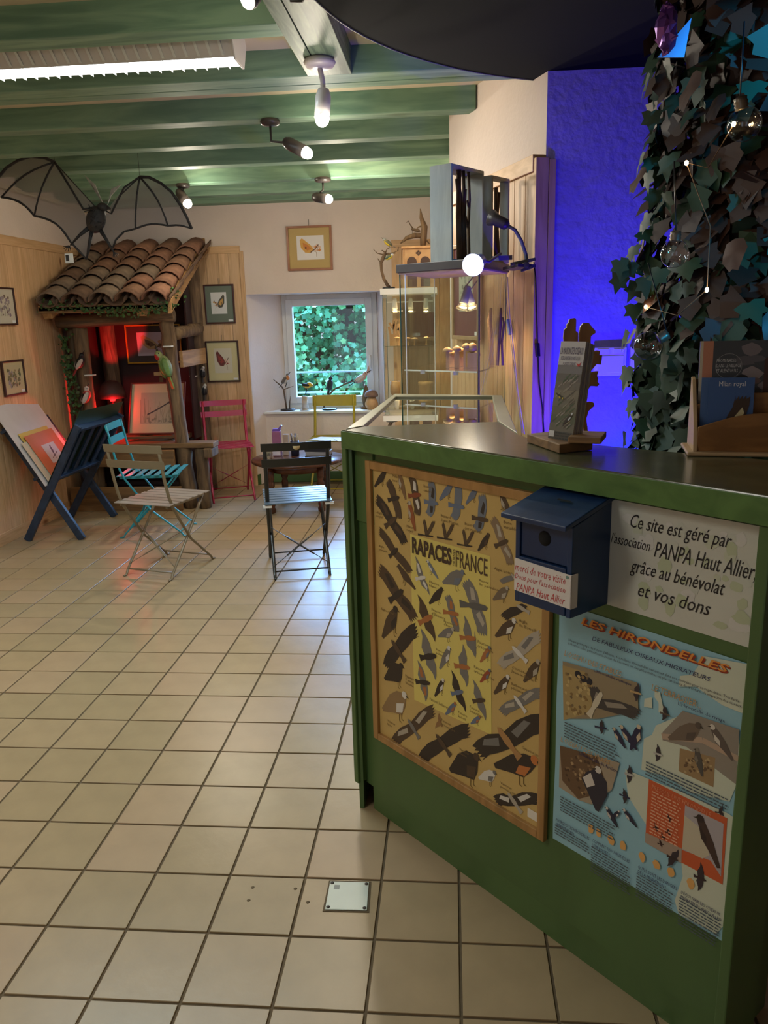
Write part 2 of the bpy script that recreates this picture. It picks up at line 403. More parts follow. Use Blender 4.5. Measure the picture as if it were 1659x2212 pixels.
# back wall with the splayed window niche
mb = MB(); ZT = 1.708
mb.prism([(-3.4, YB, 0), (-1.811, YB, 0), (-1.58, 6.06, 0), (-1.58, 6.3, 0), (-3.4, 6.3, 0)], (0, 0, ZT))
mb.prism([(-.59, YB, 0), (.2, YB, 0), (.2, 6.3, 0), (-.69, 6.3, 0), (-.69, 6.06, 0)], (0, 0, ZT))
mb.prism([(-1.80, 5.79, 0), (-.60, 5.79, 0), (-.60, 6.3, 0), (-1.80, 6.3, 0)], (0, 0, .645))
mb.prism([(-3.4, YB, ZT), (-3.4, 6.3, ZT), (-3.4, 6.3, 2.6), (-3.4, YB, 2.6)], (3.6, 0, 0))
wb = struct(mb.build('wall_back', m_plaster))
mb = MB(); mb.prism([(-1.735, 5.765, .64), (-.60, 5.765, .64), (-.66, 6.06, .64), (-1.60, 6.06, .64)], (0, 0, .022)); mb.build('sill', m_white, wb, bevel=.003)
mb = MB(); mb.prism([(-1.811, YB, 0), (-1.80, YB-.012, 0), (-1.76, 5.776, 0), (-.61, 5.776, 0), (-.61, 5.79, 0), (-1.77, 5.79, 0)], (0, 0, .098)); struct(mb.build('baseboard_back', m_green, None, bevel=.001))
xx = XL
for seg in ((XL, -1.80), (-.515, .0)):
    x = seg[0]
    while x < seg[1]-.01:
        x1 = min(x+random.choice((.088, .098, .11)), seg[1])
        if seg[1]-x1 < .03: x1 = seg[1]
        m_ = MB(); m_.bb((x+.0008, YB-.022, 0), (x1-.0008, YB, 2.07)); m_.build('plank', m_pine, wb, bevel=.002); x = x1
    m_ = MB(); m_.bb((seg[0], YB-.03, 2.055), (seg[1]-(.03 if seg[0] < -1 else 0), YB, 2.115)); m_.build('top_rail', m_pine_x, wb, bevel=.002)
# window
win = MB(); f0, f1, zb, zt = -1.579, -.691, .662, 1.708
def ring(m_, x0, x1, z0, z1, wd, y0, y1, mi=0):
    m_.bb((x0, y0, z0), (x0+wd, y1, z1), mi); m_.bb((x1-wd, y0, z0), (x1, y1, z1), mi)
    m_.bb((x0+wd, y0, z0), (x1-wd, y1, z0+wd), mi); m_.bb((x0+wd, y0, z1-wd), (x1-wd, y1, z1), mi)
ring(win, f0, f1, zb, zt, .05, 6.05, 6.13); wn = struct(win.build('window_1', m_winframe, None, bevel=.004))
m_ = MB(); ring(m_, f0+.04, f1-.045, zb+.045, zt-.045, .062, 6.03, 6.1); m_.build('sash', m_winframe, wn, bevel=.004)
m_ = MB(); m_.bb((-1.48, 6.064, .765), (-.80, 6.068, 1.57)); m_.build('pane', glassy('window_glass', (.9, .97, .95)), wn)
m_ = MB(); m_.bb((-.775, 6.0, 1.02), (-.752, 6.03, 1.15)); m_.bb((-.772, 5.985, 1.13), (-.755, 6.0, 1.15)); m_.bb((-.772, 5.97, 1.03), (-.755, 5.985, 1.15)); m_.build('window_handle', m_white, wn, bevel=.002)
m_ = MB(); m_.bb((-1.28, 6.02, 1.605), (-1.0, 6.032, 1.625)); m_.build('air_vent', m_white, wn, bevel=.002)
# diagonal wall on the right, its pine panelling, and the blue-lit wall
Pf = V((-.02, 3.12, 0)); Pn = V((.331, 2.105, 0)); dp = (Pn-Pf).normalized(); qp = V((-dp.y, dp.x, 0))   # qp points to +x side
if qp.x < 0: qp = -qp
Wn = Pn+qp*.05
mb = MB(); mb.prism([(-.017, 3.12, 0), (Wn.x, Wn.y, 0), (3.2, 2.2, 0), (3.2, 6.3, 0), (-.017, 6.3, 0)], (0, 0, 2.6))
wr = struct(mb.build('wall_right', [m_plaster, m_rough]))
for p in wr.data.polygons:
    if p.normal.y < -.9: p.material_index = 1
L_ = (Pn-Pf).length; ts = [0]
while ts[-1] < L_-.02: ts.append(ts[-1]+random.choice((.115, .13, .12)))
ts[-1] = L_
def slab(m_, t0, t1, z0, z1, th0, th1, mi=0):
    a = Pf+dp*t0+qp*th0; b = Pf+dp*t1+qp*th0; c_ = Pf+dp*t1+qp*th1; e = Pf+dp*t0+qp*th1
    return m_.prism([(p.x, p.y, z0) for p in (a, b, c_, e)], (0, 0, z1-z0), mi)
for t0, t1 in zip(ts[:-1], ts[1:]):
    slab(MB(), t0+.002, t1-.002, 0, 2.06, .004, .05).build('plank', m_pine, wr, bevel=.002)
slab(MB(), 0, L_, 2.05, 2.115, -.008, .05).build('top_rail', m_pine_h, wr, bevel=.002)
slab(MB(), L_+.004, L_+.026, 0, 2.10, -.004, .052).build('plank', m_pine, wr, bevel=.002)
slab(MB(), L_-.006, L_+.026, 0, 2.095, .055, .085).build('plank', m_pine, wr, bevel=.002)
# walls out of view that close the room: right side behind the counter, entrance side with an open shop front
mb = MB(); mb.bb((3.1, -3.4, 0), (3.3, 2.3, 2.6)); struct(mb.build('wall_side', m_plaster))
mb = MB(); mb.bb((-3.4, -3.5, 0), (-2.5, -3.4, 2.6)); mb.bb((-1.3, -3.5, 0), (3.3, -3.4, 2.6)); mb.bb((-2.5, -3.5, 2.15), (-1.3, -3.4, 2.6)); struct(mb.build('wall_front', m_plaster))
# two double power sockets on the blue-lit wall
for k, (x0, x1) in enumerate(((.60, .735), (.752, .862))):
    t = thing('power_socket', ('white double power socket on the blue lit wall, the %s of two' % ('left' if k == 0 else 'right')), 'socket', (x0, 2.2, 1.225), group=None)
    m_ = MB(); m_.bb((x0, 2.098, 1.215), (x1, 2.132, 1.335)); m_.build('cover_plate', m_white, t, bevel=.003)
    m_ = MB(); m_.bb((x0+.012, 2.093, 1.228), (x1-.012, 2.098, 1.30)); m_.build('flap', m_white, t, bevel=.002)
    m_ = MB(); m_.bb((x0+.012, 2.094, 1.308), (x0+.06, 2.098, 1.328)); m_.bb((x1-.055, 2.094, 1.308), (x1-.012, 2.098, 1.328)); m_.build('switch', m_white, t)
# access cover and drill holes in the floor
t = thing('access_cover', 'small square white metal access cover set into the floor', 'cover', (-.293, .353, 0))
m_ = MB(); m_.prism([(-.353, .296, .0004), (-.232, .298, .0004), (-.238, .412, .0004), (-.353, .410, .0004)], (0, 0, .0012)); m_.build('cut_joint', m_grout, t)
m_ = MB(); m_.prism([(-.347, .300, .0016), (-.238, .302, .0016), (-.243, .406, .0016), (-.349, .404, .0016)], (0, 0, .003)); m_.build('plate', plain('cover_white', (206, 216, 205), .35, var=.03), t, bevel=.002)
for x, y in ((-.340, .308), (-.245, .309), (-.249, .398), (-.342, .397)):
    m_ = MB(); m_.lathe([(.005, 0), (.005, .001)], (x, y, .0045), 10); m_.build('screw', plain('dark_screw', (70, 65, 58), .5), t)
m_ = MB(); m_.bb((-.335, .375, .0047), (-.32, .39, .0049)); m_.build('stamp_mark', plain('stamp_grey', (140, 145, 138), .5), t)
for k, (px, py) in enumerate(((546, 1917), (537, 1945), (638, 1920), (665, 1949))):
    p = at(px, py, Z=0); m_ = MB(); m_.lathe([(.0052, 0.0002), (.0045, .0008)], (p.x, p.y, 0), 9); m_.build('filled_hole', m_grout, floor)
# ================================================================ THE COUNTER
O3 = V((-.265, .739, 0)); D3 = V((.693, -.721, 0)).normalized(); N3 = V((D3.y, -D3.x, 0)); Z3 = V((0, 0, 1))
def P3(s, e, z): return O3+D3*s+N3*e+Z3*z
def fr(px, py):
    d = ray(px, py); t = (O3-CAM).dot(N3)/d.dot(N3); P = CAM+d*t; return ((P-O3).dot(D3), P.z)
RC = Matrix([[D3.x, N3.x, 0], [D3.y, N3.y, 0], [0, 0, 1]])
def cbox(m_, s0, s1, e0, e1, z0, z1, mi=0):
    return m_.prism([P3(s0, e0, z0), P3(s1, e0, z0), P3(s1, e1, z0), P3(s0, e1, z0)], (0, 0, z1-z0), mi)
ct = thing('counter', 'green painted wooden reception counter with posters on its front', 'counter', tuple(O3))
m_top = wood('counter_top', (72, 74, 52), (88, 88, 62), 'X', 12, 10, .2, rnd=0, bump=.06)
m_edge = wood('counter_edge', (68, 104, 52), (88, 126, 66), 'X', 7, 6, .4, rnd=0)
cbox(MB(), -.026, 1.128, -.2, 0, .082, 1.135).build('front_panel', m_green, ct)
cbox(MB(), -.024, .06, 0, .007, .925, 1.134).build('apron_board', m_green, ct, bevel=.003)
cbox(MB(), .002, 1.128, -.2, -.004, 0, .083).build('plinth', m_green, ct)
cbox(MB(), -.047, -.026, -.2, .033, .088, 1.135).build('end_panel', m_green, ct, bevel=.003)
cbox(MB(), 1.129, 1.152, -.10, .033, 0, 1.135).build('end_panel', m_green, ct, bevel=.003)
# the bar top narrows away from the corner; front arris at e = .038
a = P3(-.035, .038, 1.135); b = P3(1.150, .038, 1.135); b2 = P3(1.150, -.31, 1.135)
m_ = MB(); m_.prism([a, b, b2, (.40, .362, 1.135), (.174, .553, 1.135), (.154, .61, 1.135), (.119, .862, 1.135), (-.262, .80, 1.135), (-.305, .742, 1.135)], (0, 0, .052))
m_.build('countertop', m_top, ct, bevel=.003)
cbox(MB(), -.036, 1.151, .0375, .0405, 1.136, 1.184).build('edge_band', m_edge, ct, bevel=.001)
# glazed end of the counter: frame rails, glass top, pale inside
m_vit = plain('vitrine_frame', (140, 136, 108), .35, var=.06)
Q = dict(ol=(-.305, .742), il=(-.262, .803), bl=(-.238, 1.735), ibl=(-.226, 1.63), br=(.176, 1.60), ibr=(.139, 1.575), fr_=(.154, .61), ifr=(.119, .865))
def pz(k, z): return (*Q[k], z)
m_ = MB()
for quad in (('ol', 'il', 'ibl', 'bl'), ('bl', 'ibl', 'ibr', 'br'), ('br', 'ibr', 'ifr', 'fr_')):
    m_.prism([pz(k, 1.15) for k in quad], (0, 0, .039))
m_.build('display_frame', m_vit, ct, bevel=.002)
m_ = MB(); m_.prism([pz(k, 1.176) for k in ('il', 'ibl', 'ibr', 'ifr')], (0, 0, .006)); m_.build('glass_top', glassy('counter_glass', (.8, .86, .8), 0, 1.5), ct)
m_ = MB()
for a_, b_ in (('ol', 'bl'), ('bl', 'br'), ('br', 'fr_')):
    a1 = V(pz(a_, 0)); b1 = V(pz(b_, 0)); q_ = (b1-a1).cross(Z3).normalized()*.014
    m_.prism([a1, b1, b1+q_, a1+q_], (0, 0, 1.15))
m_.build('side_panel', m_green, ct)
m_ = MB(); m_.prism([pz(k, .95) for k in ('il', 'ibl', 'ibr', 'ifr')], (0, 0, .02)); m_.build('display_floor', plain('display_felt', (150, 140, 110), .9), ct)
# ---------------------------------------------------------------- raptor poster in its pine frame
PM = plane_mat(O3, D3, Z3, N3)
m_fr = wood('poster_frame_pine', (150, 112, 62), (176, 134, 80), 'Z', 8, 8, .45, rnd=.06)
rp = thing('framed_poster', 'pine framed yellow wall chart of birds of prey on the counter front', 'poster', mat=PM)
s0, s1, z0, z1 = .036, .683, .268, 1.108; fwd = .022
def lbox(m_, a, b, mi=0): return m_.bb(a, b, mi)
for nm, A_, B_ in (('frame_bar', (s0, z0, .001), (s0+fwd, z1, .016)), ('frame_bar', (s1-fwd, z0, .001), (s1, z1, .016)),
                   ('frame_bar', (s0+fwd, z0, .001), (s1-fwd, z0+fwd, .016)), ('frame_bar', (s0+fwd, z1-fwd, .001), (s1-fwd, z1, .016))):
    lbox(MB(), A_, B_).build(nm, m_fr, rp, bevel=.002, local=True)
lbox(MB(), (s0+fwd, z0+fwd, .001), (s1-fwd, z1-fwd, .006)).build('sheet', plain('poster_yellow', (200, 170, 104), .4, var=.05, scale=4), rp, local=True)
pr = Print(.0063)
def z3(u, v): return fr(780+u/3.7705, 980+v/3.7705)
def z4(u, v): return fr(780+u/3.7705, 1400+v/3.7705)
pr.poly([z3(415, 650), z3(1065, 830), z4(1078, 700), z4(448, 415)], (222, 204, 112), 1)
BR, DK, GR, BG, LT, OR, RD, WH, BL = (84, 66, 48), (58, 48, 40), (122, 118, 112), (112, 120, 132), (178, 168, 150), (176, 112, 62), (140, 74, 44), (216, 212, 202), (104, 116, 138)
for f, A, B, H, T, c1, c2, c3, pt in (
    (z3, (245, 200), (345, 530), (330, 350), (235, 375), BR, DK, None, 0), (z3, (440, 165), (495, 505), (505, 330), (400, 340), BR, RD, WH, 0),
    (z3, (605, 215), (580, 515), (645, 405), (530, 385), BG, BL, DK, 0), (z3, (825, 240), (785, 545), (860, 435), (728, 410), BG, BL, None, 0),
    (z3, (1025, 325), (965, 635), (1055, 540), (918, 515), BG, BR, DK, 0), (z3, (145, 325), (395, 720), (305, 515), (210, 590), DK, BR, BR, 0),
    (z3, (165, 590), (440, 955), (315, 765), (245, 835), BR, DK, None, 0), (z3, (170, 890), (480, 1330), (360, 1105), (245, 1195), BR, DK, DK, 0),
    (z3, (1100, 500), (1260, 900), (1215, 700), (1105, 750), (140, 118, 92), BR, LT, 0), (z3, (455, 825), (575, 1150), (545, 1000), (460, 1015), GR, WH, WH, 1),
    (z3, (475, 1140), (620, 1530), (600, 1315), (485, 1375), BR, OR, None, 1), (z3, (735, 1140), (815, 1450), (815, 1305), (685, 1280), GR, OR, OR, 0),
    (z3, (890, 1010), (1040, 1480), (1050, 1255), (820, 1215), GR, (98, 96, 92), LT, 0), (z3, (855, 1310), (940, 1650), (955, 1500), (820, 1490), GR, OR, None, 1),
    (z3, (1150, 1310), (1330, 1215), (1280, 1225), (1390, 1290), DK, LT, None, 0), (z3, (1140, 1030), (1300, 1000), (1240, 970), (1290, 1040), GR, LT, None, 0),
    (z3, (1470, 1430), (1120, 1700), (1245, 1560), (1370, 1690), LT, WH, GR, 0), (z3, (460, 1370), (195, 1710), (262, 1510), (375, 1690), DK, BR, None, 0),
    (z4, (500, -170), (620, 255), (632, 55), (495, 72), GR, DK, None, 1), (z4, (475, 90), (540, 430), (580, 280), (460, 265), GR, DK, OR, 1),
    (z4, (845, -40), (875, 310), (905, 155), (775, 135), GR, OR, None, 1), (z4, (750, 170), (870, 520), (850, 345), (750, 365), DK, BL, None, 1),
    (z4, (925, 245), (1030, 585), (1030, 415), (925, 425), GR, BR, None, 1), (z4, (1478, 315), (1135, 495), (1260, 375), (1360, 515), GR, WH, LT, 0),
    (z4, (1480, 525), (920, 790), (1125, 635), (1310, 890), DK, (176, 132, 82), GR, 0), (z4, (605, 450), (260, 735), (395, 570), (490, 730), BR, GR, LT, 0),
    (z4, (895, 605), (480, 870), (622, 690), (745, 870), DK, BR, None, 0), (z4, (1462, 1180), (1090, 1200), (1208, 1165), (1325, 1335), DK, LT, WH, 0),
    (z4, (650, 520), (618, 650), (642, 560), (678, 632), (150, 112, 70), None, None, 1), (z4, (940, -150), (945, 80), (960, -10), (925, 0), GR, None, None, 1)):
    pr.fly(f(*A), f(*B), f(*H), f(*T), c1, c2, c3, bool(pt))
for f, H, T, c1, c2, fat in ((z3, (212, 140), (125, 265), DK, None, 1), (z3, (330, 158), (380, 370), (130, 100, 66), LT, 1), (z3, (410, 398), (458, 625), (150, 86, 48), LT, 1),
    (z3, (755, 238), (655, 372), BL, BG, 1), (z3, (958, 272), (870, 405), BL, BG, 1), (z3, (1155, 312), (1248, 540), BR, LT, 1), (z3, (1052, 655), (968, 785), DK, BR, 1),
    (z3, (325, 915), (460, 1100), BR, None, 1), (z3, (560, 872), (645, 1015), BG, WH, .9), (z3, (842, 962), (680, 1045), GR, BG, 1.5), (z3, (672, 1098), (570, 1215), DK, None, 1.1),
    (z3, (295, 1262), (188, 1490), BR, DK, 1.2), (z3, (762, 1424), (642, 1482), GR, LT, 1.3), (z3, (1206, 1090), (1090, 1182), (120, 104, 84), LT, 1.4), (z3, (1262, 1355), (1108, 1480), BR, WH, 1.2),
    (z3, (1062, 1574), (985, 1690), OR, BG, 1), (z3, (732, 1578), (655, 1745), GR, WH, 1), (z4, (342, 138), (205, 245), DK, None, 1.8), (z4, (368, 376), (190, 490), (150, 122, 84), WH, 1.7),
    (z4, (683, 255), (615, 385), DK, WH, 1), (z4, (1063, 175), (985, 270), (160, 78, 48), BG, 1), (z4, (782, 444), (703, 532), BL, OR, 1), (z4, (982, 552), (908, 607), BL, OR, 1.1),
    (z4, (1458, 105), (1340, 265), BR, LT, 1.1), (z4, (1212, 228), (1098, 362), BR, WH, 1), (z4, (955, 878), (735, 985), DK, BR, 1.9), (z4, (1430, 905), (1100, 945), DK, (196, 120, 62), 1.3),
    (z4, (1102, 1005), (972, 1050), WH, GR, 1.5)):
    pr.perch(f(*H), f(*T), c1, c2, fat)
for u, v, k in ((560, 610, 1), (715, 635, 1), (880, 690, 1)):
    pr.fly(z3(u-28, v-85), z3(u+60, v-65), z3(u+45, v+62), z3(u-80, v+42), BR, DK, None, False)
def tx(p, f, a, b, s, c, **k): (u0, v0) = f(*a); (u1, v1) = f(*b); p.text(s, min(u0, u1), min(v0, v1), max(u0, u1), max(v0, v1), c, **k)
a = z3(432, 672); b = z3(755, 905); pr.text('RAPACES', a[0], z3(432, 805)[1], b[0], a[1], (70, 52, 40), bold=.035, lay=6)
a = z3(790, 778); b = z3(1047, 992); pr.text('FRANCE', a[0], z3(790, 915)[1], b[0], a[1], (84, 62, 46), lay=6)
a = z3(765, 770); b = z3(785, 912); pr.text('DIURNES', a[0], b[1], b[0], a[1], (84, 62, 46), lay=6, rot=90)
a = z3(806, 795); b = z3(820, 832); pr.text('DE', a[0], b[1], b[0], a[1], (84, 62, 46), lay=7, rot=90)
BT = (128, 104, 62)
for f, u, v, s in ((z3, 272, 165, 'Milan\nnoir'), (z3, 525, 245, 'Busard\ncendré'), (z3, 665, 485, 'Busard\nSaint-Martin'), (z3, 860, 550, 'Busard\ndes roseaux'), (z3, 1175, 535, 'Buse\nvariable'),
                (z3, 388, 575, 'Milan\nroyal'), (z3, 140, 462, 'Aigle\nroyal'), (z3, 160, 735, 'Aigle\npomarin'), (z3, 175, 1245, 'Aigle royal'), (z3, 1100, 915, 'Aigle botté'), (z3, 572, 1020, 'Élanion\nblanc'),
                (z3, 975, 1010, 'Autour\ndes palombes'), (z3, 590, 1250, 'Faucon\nd\'Éléonore'), (z3, 690, 1340, 'Épervier\nd\'Europe'), (z3, 1300, 1335, 'Aigle\nde Bonelli'), (z3, 625, 1575, 'Faucon\npèlerin'), (z3, 965, 1510, 'Faucon\ncrécerelle'),
                (z4, 375, 205, 'Pygargue\nà queue\nblanche'), (z4, 935, 130, 'Faucon\ncrécerellette'), (z4, 1240, 135, 'Circaète\nJean-le-Blanc'), (z4, 1240, 270, 'Balbuzard\npêcheur'), (z4, 575, 390, 'Faucon hobereau'), (z4, 808, 500, 'Faucon\nkobez'),
                (z4, 900, 455, 'Faucon\némerillon'), (z4, 668, 565, 'Faucon\ncrécerelle'), (z4, 228, 570, 'Vautour\nfauve'), (z4, 815, 800, 'Vautour\nmoine'), (z4, 1325, 785, 'Gypaète barbu'), (z4, 1150, 1075, 'Vautour\npercnoptère')):
    p = f(u, v); n_ = s.count('\n')+1; w_ = max(len(q) for q in s.split('\n'))*.0052; pr.text(s, p[0], p[1]-.0095*n_, p[0]+w_, p[1], BT, lay=3, res=1)
p = z4(1372, 1290); q = z4(1470, 1400); pr.rect(p[0], p[1]-.024, q[0], p[1], (226, 220, 205), 2)
pr.build('printed_birds', rp)
# ---------------------------------------------------------------- swallow poster
sp = thing('poster', 'pale blue poster about swallows with orange title LES HIRONDELLES', 'poster', mat=PM)
S0, S1, T0, T1 = .700, 1.126, .284, .872
m_ = MB(); n_ = 12
vs = []
for i in range(n_+1):
    for j in range(n_+1):
        u = S0+(S1-S0)*i/n_; v = T0+(T1-T0)*j/n_
        vs.append((u, v, .0015+.0012*(1+math.sin(j*1.1))*(abs(i/n_-.5)*2)**3))
m_.add(vs, [(i*(n_+1)+j, (i+1)*(n_+1)+j, (i+1)*(n_+1)+j+1, i*(n_+1)+j+1) for i in range(n_) for j in range(n_)], 0, True)
so = m_.build('sheet', plain('poster_blue', (150, 196, 210), .38, var=.04, scale=5), sp, local=True)
ps = Print(.0042); CRM = (206, 212, 190)
def y1(u, v): return fr(1180+u/3.4635, 1320+v/3.4635)
def y2(u, v): return fr(1180+u/3.4635, 1660+v/3.4635)
def poly(f, pts, c, lay): ps.poly([f(*p) for p in pts], c, lay)
poly(y1, [(1180, 330), (1560, 400), (1530, 780), (1330, 700), (1210, 620), (1130, 560), (1000, 560), (1010, 480), (1100, 470), (1150, 400)], CRM, 1)
poly(y1, [(830, 850), (1000, 780), (1180, 830), (1440, 900), (1480, 1180), (1380, 1420), (1100, 1350), (900, 1230), (720, 1180), (740, 950), (800, 920)], CRM, 1)
poly(y1, [(745, 650), (800, 640), (800, 720), (740, 710)], CRM, 1); poly(y1, [(820, 590), (860, 600), (880, 700), (905, 760), (850, 750), (850, 680), (820, 640)], CRM, 1)
poly(y2, [(600, 0), (770, 70), (1000, 160), (1370, 330), (1440, 380), (1380, 1120), (1280, 1230), (1000, 1080), (970, 980), (1030, 800), (1010, 600), (760, 420), (620, 200)], CRM, 1)
# photographs
poly(y1, [(133, 370), (690, 530), (700, 740), (400, 800), (140, 800)], (150, 134, 104), 2)
poly(y1, [(133, 400), (300, 450), (380, 600), (330, 760), (140, 810)], (172, 148, 96), 3)
ps.fly(y1(725, 740), y1(390, 560), y1(430, 600), y1(330, 780), (72, 66, 62), (206, 196, 170), (150, 140, 124), False, 4)
for u, v in ((250, 470), (290, 500), (330, 520)): p = y1(u, v); ps.disc(p[0], p[1], .009, .009, (40, 38, 44), 4)
poly(y1, [(1030, 740), (1455, 880), (1430, 1290), (1060, 1010), (880, 960), (880, 900)], (150, 140, 126), 2)
ps.line([y1(875, 930), y1(1180, 960), y1(1450, 1100)], .012, (186, 160, 136), 3)
ps.perch(y1(1150, 850), y1(925, 945), (116, 100, 84), (92, 80, 70), 1.4, 4, False); ps.perch(y1(1255, 860), y1(1410, 1110), (100, 88, 80), (214, 206, 192), 1, 4, False)
poly(y1, [(1010, 1020), (1275, 1090), (1260, 1310), (1000, 1190)], (160, 132, 92), 2); ps.perch(y1(1140, 1030), y1(1180, 1230), (88, 82, 74), (130, 120, 104), 1, 4, False)
poly(y1, [(112, 1000), (560, 1130), (500, 1330), (350, 1440), (260, 1410), (105, 1310)], (168, 152, 128), 2)
poly(y1, [(112, 1000), (390, 1080), (440, 1230), (330, 1380), (250, 1400), (130, 1260)], (110, 84, 58), 3)
for k in range(60):
    p = y1(random.uniform(150, 380), random.uniform(1080, 1380)); ps.blob(p[0], p[1], .004, random.choice(((84, 62, 44), (180, 150, 108), (140, 112, 80))), 4, 6)
for k in range(50):
    p = y1(random.uniform(150, 330), random.uniform(460, 770)); ps.blob(p[0], p[1], .004, random.choice(((140, 112, 66), (196, 172, 116), (120, 100, 70))), 4, 6)
for k in range(30):
    p = y1(random.uniform(1020, 1255), random.uniform(1100, 1200)); ps.blob(p[0], p[1], .003, random.choice(((110, 84, 58), (190, 164, 120))), 3, 6)
ps.perch(y1(400, 1180), y1(395, 1490), (52, 48, 58), (210, 202, 190), 2.2, 5, False)
for f, A, B, H, T, c2 in ((y1, (700, 530), (680, 670), (725, 615), (640, 590), (190, 160, 110)), (y1, (885, 690), (875, 810), (940, 775), (865, 750), (96, 80, 66)), (y1, (420, 795), (420, 915), (470, 875), (375, 855), (44, 44, 70)),
                       (y1, (840, 985), (830, 1115), (885, 1075), (815, 1050), (190, 186, 176)), (y1, (630, 1140), (620, 1280), (670, 1225), (600, 1205), (180, 176, 170)), (y1, (585, 1315), (590, 1435), (640, 1395), (560, 1360), (44, 44, 70)),
                       (y2, (1000, 595), (915, 720), (1000, 680), (915, 640), (60, 46, 44)), (y2, (1165, 690), (1145, 905), (1210, 830), (1115, 790), (60, 46, 44)), (y2, (1330, 260), (1340, 350), (1340, 325), (1275, 315), (60, 46, 44))):
    ps.fly(f(*A), f(*B), f(*H), f(*T), (60, 50, 54), c2, None, True, 5)
for a, b in (((520, 875), (605, 1020)), ((575, 860), (690, 1030)), ((705, 860), (640, 1030))): ps.perch(y1(*a), y1(*b), (44, 42, 70), (206, 190, 160), 1.1, 5, False)
for a, b in (((465, 1465), (545, 1610)), ((555, 1490), (500, 1540)), ((595, 1480), (690, 1610))): ps.perch(y1(*a), y1(*b), (44, 42, 62), (206, 200, 190), 1.1, 5, False)
# orange box
poly(y2, [(778, 72), (1365, 365), (1330, 860), (1030, 700), (750, 540)], (206, 96, 52), 3)
poly(y2, [(752, 470), (1025, 590), (1022, 700), (750, 545)], (170, 150, 132), 4)
poly(y2, [(1050, 265), (1338, 405), (1318, 800), (1240, 680), (1028, 600)], (178, 170, 172), 4); poly(y2, [(1045, 340), (1180, 450), (1232, 640), (1180, 665), (1028, 590)], (200, 190, 164), 5)
ps.perch(y2(1165, 365), y2(1305, 735), (74, 54, 46), (58, 42, 38), .8, 6, False)
for u, v in ((930, 360), (835, 430), (885, 500), (930, 465), (870, 550)): ps.fly(y2(u-15, v-35), y2(u+5, v+35), y2(u+22, v+10), y2(u-25, v), (60, 36, 34), None, None, True, 5)
for u, v in ((345, 445), (402, 475), (495, 525), (585, 573), (730, 655), (835, 710), (940, 765), (1090, 850)): p = y2(u, v); ps.blob(p[0], p[1], .0075, (226, 172, 100), 3, 8, 1.6)
# lettering
NV = (44, 44, 92)
a = y1(285, 35); b = y1(1390, 465); lo = y1(285, 110)
for k, c_ in ((0, (150, 52, 30)), (1, (232, 150, 66))):
    q = .003*k; ps.text('LES HIRONDELLES', a[0]-q, lo[1]+.002+q, b[0]-q, a[1]-.004+q, c_, lay=6+k*2, bold=.035-.02*k, shear=.25)
a = y1(358, 175); b = y1(1240, 505); lo = y1(358, 212); ps.text('DE FABULEUX OISEAUX MIGRATEURS', a[0], lo[1], b[0], a[1]-.002, NV, lay=7, shear=.2)
a = y1(187, 196); b = y1(1480, 690)
ps.text("Chaque printemps, de retour d'Afrique, des millions d'hirondelles reviennent dans nos contrées pour se reproduire. Très facile\nà observer, elles permettent à chacun de découvrir un des phénomènes les plus fascinants de la nature : la migration des oiseaux.", a[0]-.004, a[1]-.017, b[0], a[1]-.001, (60, 64, 78), lay=7, res=1)
for f, p0, p1, s, hh, c_, sh in ((y1, (150, 285), (600, 480), "L'OISEAU DES ETABLES...", .013, (196, 150, 92), .2), (y1, (370, 425), (650, 540), "L'Hirondelle rustique", .0085, NV, 0), (y1, (803, 535), (1170, 700), 'LE TERRASSIER...', .014, (196, 150, 92), .2),
                             (y1, (1002, 668), (1350, 815), "L'Hirondelle de rivage", .0095, NV, 0), (y1, (122, 928), (512, 1140), "L'OISEAU DES VILLES...", .013, (196, 150, 92), .2), (y1, (258, 1038), (550, 1195), "L'Hirondelle de fenêtre", .0085, NV, 0),
                             (y2, (803, 108), (1265, 355), 'PRESQUE UNE HIRONDELLE...', .013, (226, 150, 110), .2), (y2, (85, 360), (335, 505), 'POURQUOI LES HIRONDELLES\nMIGRENT-ELLES ?', .02, NV, .1), (y2, (358, 515), (635, 680), 'COMMENT TROUVENT-ELLES\nLEUR ROUTE ?', .02, NV, .1),
                             (y2, (700, 710), (992, 885), 'QUELS SONT LES DANGERS\nDE LA MIGRATION ?', .02, NV, .1), (y2, (1022, 895), (1325, 1100), 'DÉCOUVRIR LES OISEAUX\nMIGRATEURS AVEC LA LPO', .02, NV, .1)):
    a = f(*p0); b = f(*p1); ps.text(s, a[0], a[1]-hh, b[0], a[1], c_, lay=7, shear=sh, res=1)
TXT = (84, 96, 104)
for f, p0, p1, n_ in ((y1, (150, 820), (575, 1090), 6), (y1, (118, 1375), (530, 1640), 6), (y1, (760, 1115), (1370, 1430), 5), (y2, (78, 410), (340, 590), 4), (y2, (350, 570), (645, 860), 10), (y2, (690, 770), (970, 960), 9), (y2, (1010, 950), (1330, 1150), 10)):
    a = f(*p0); b = f(*p1); ps.greek(a[0], a[1], b[0], n_, .0068, TXT, 7)
a = y2(830, 170); b = y2(1025, 280); ps.greek(a[0]-.008, a[1], b[0], 14, .0072, (232, 176, 140), 7)
ps.build('printed_artwork', sp)
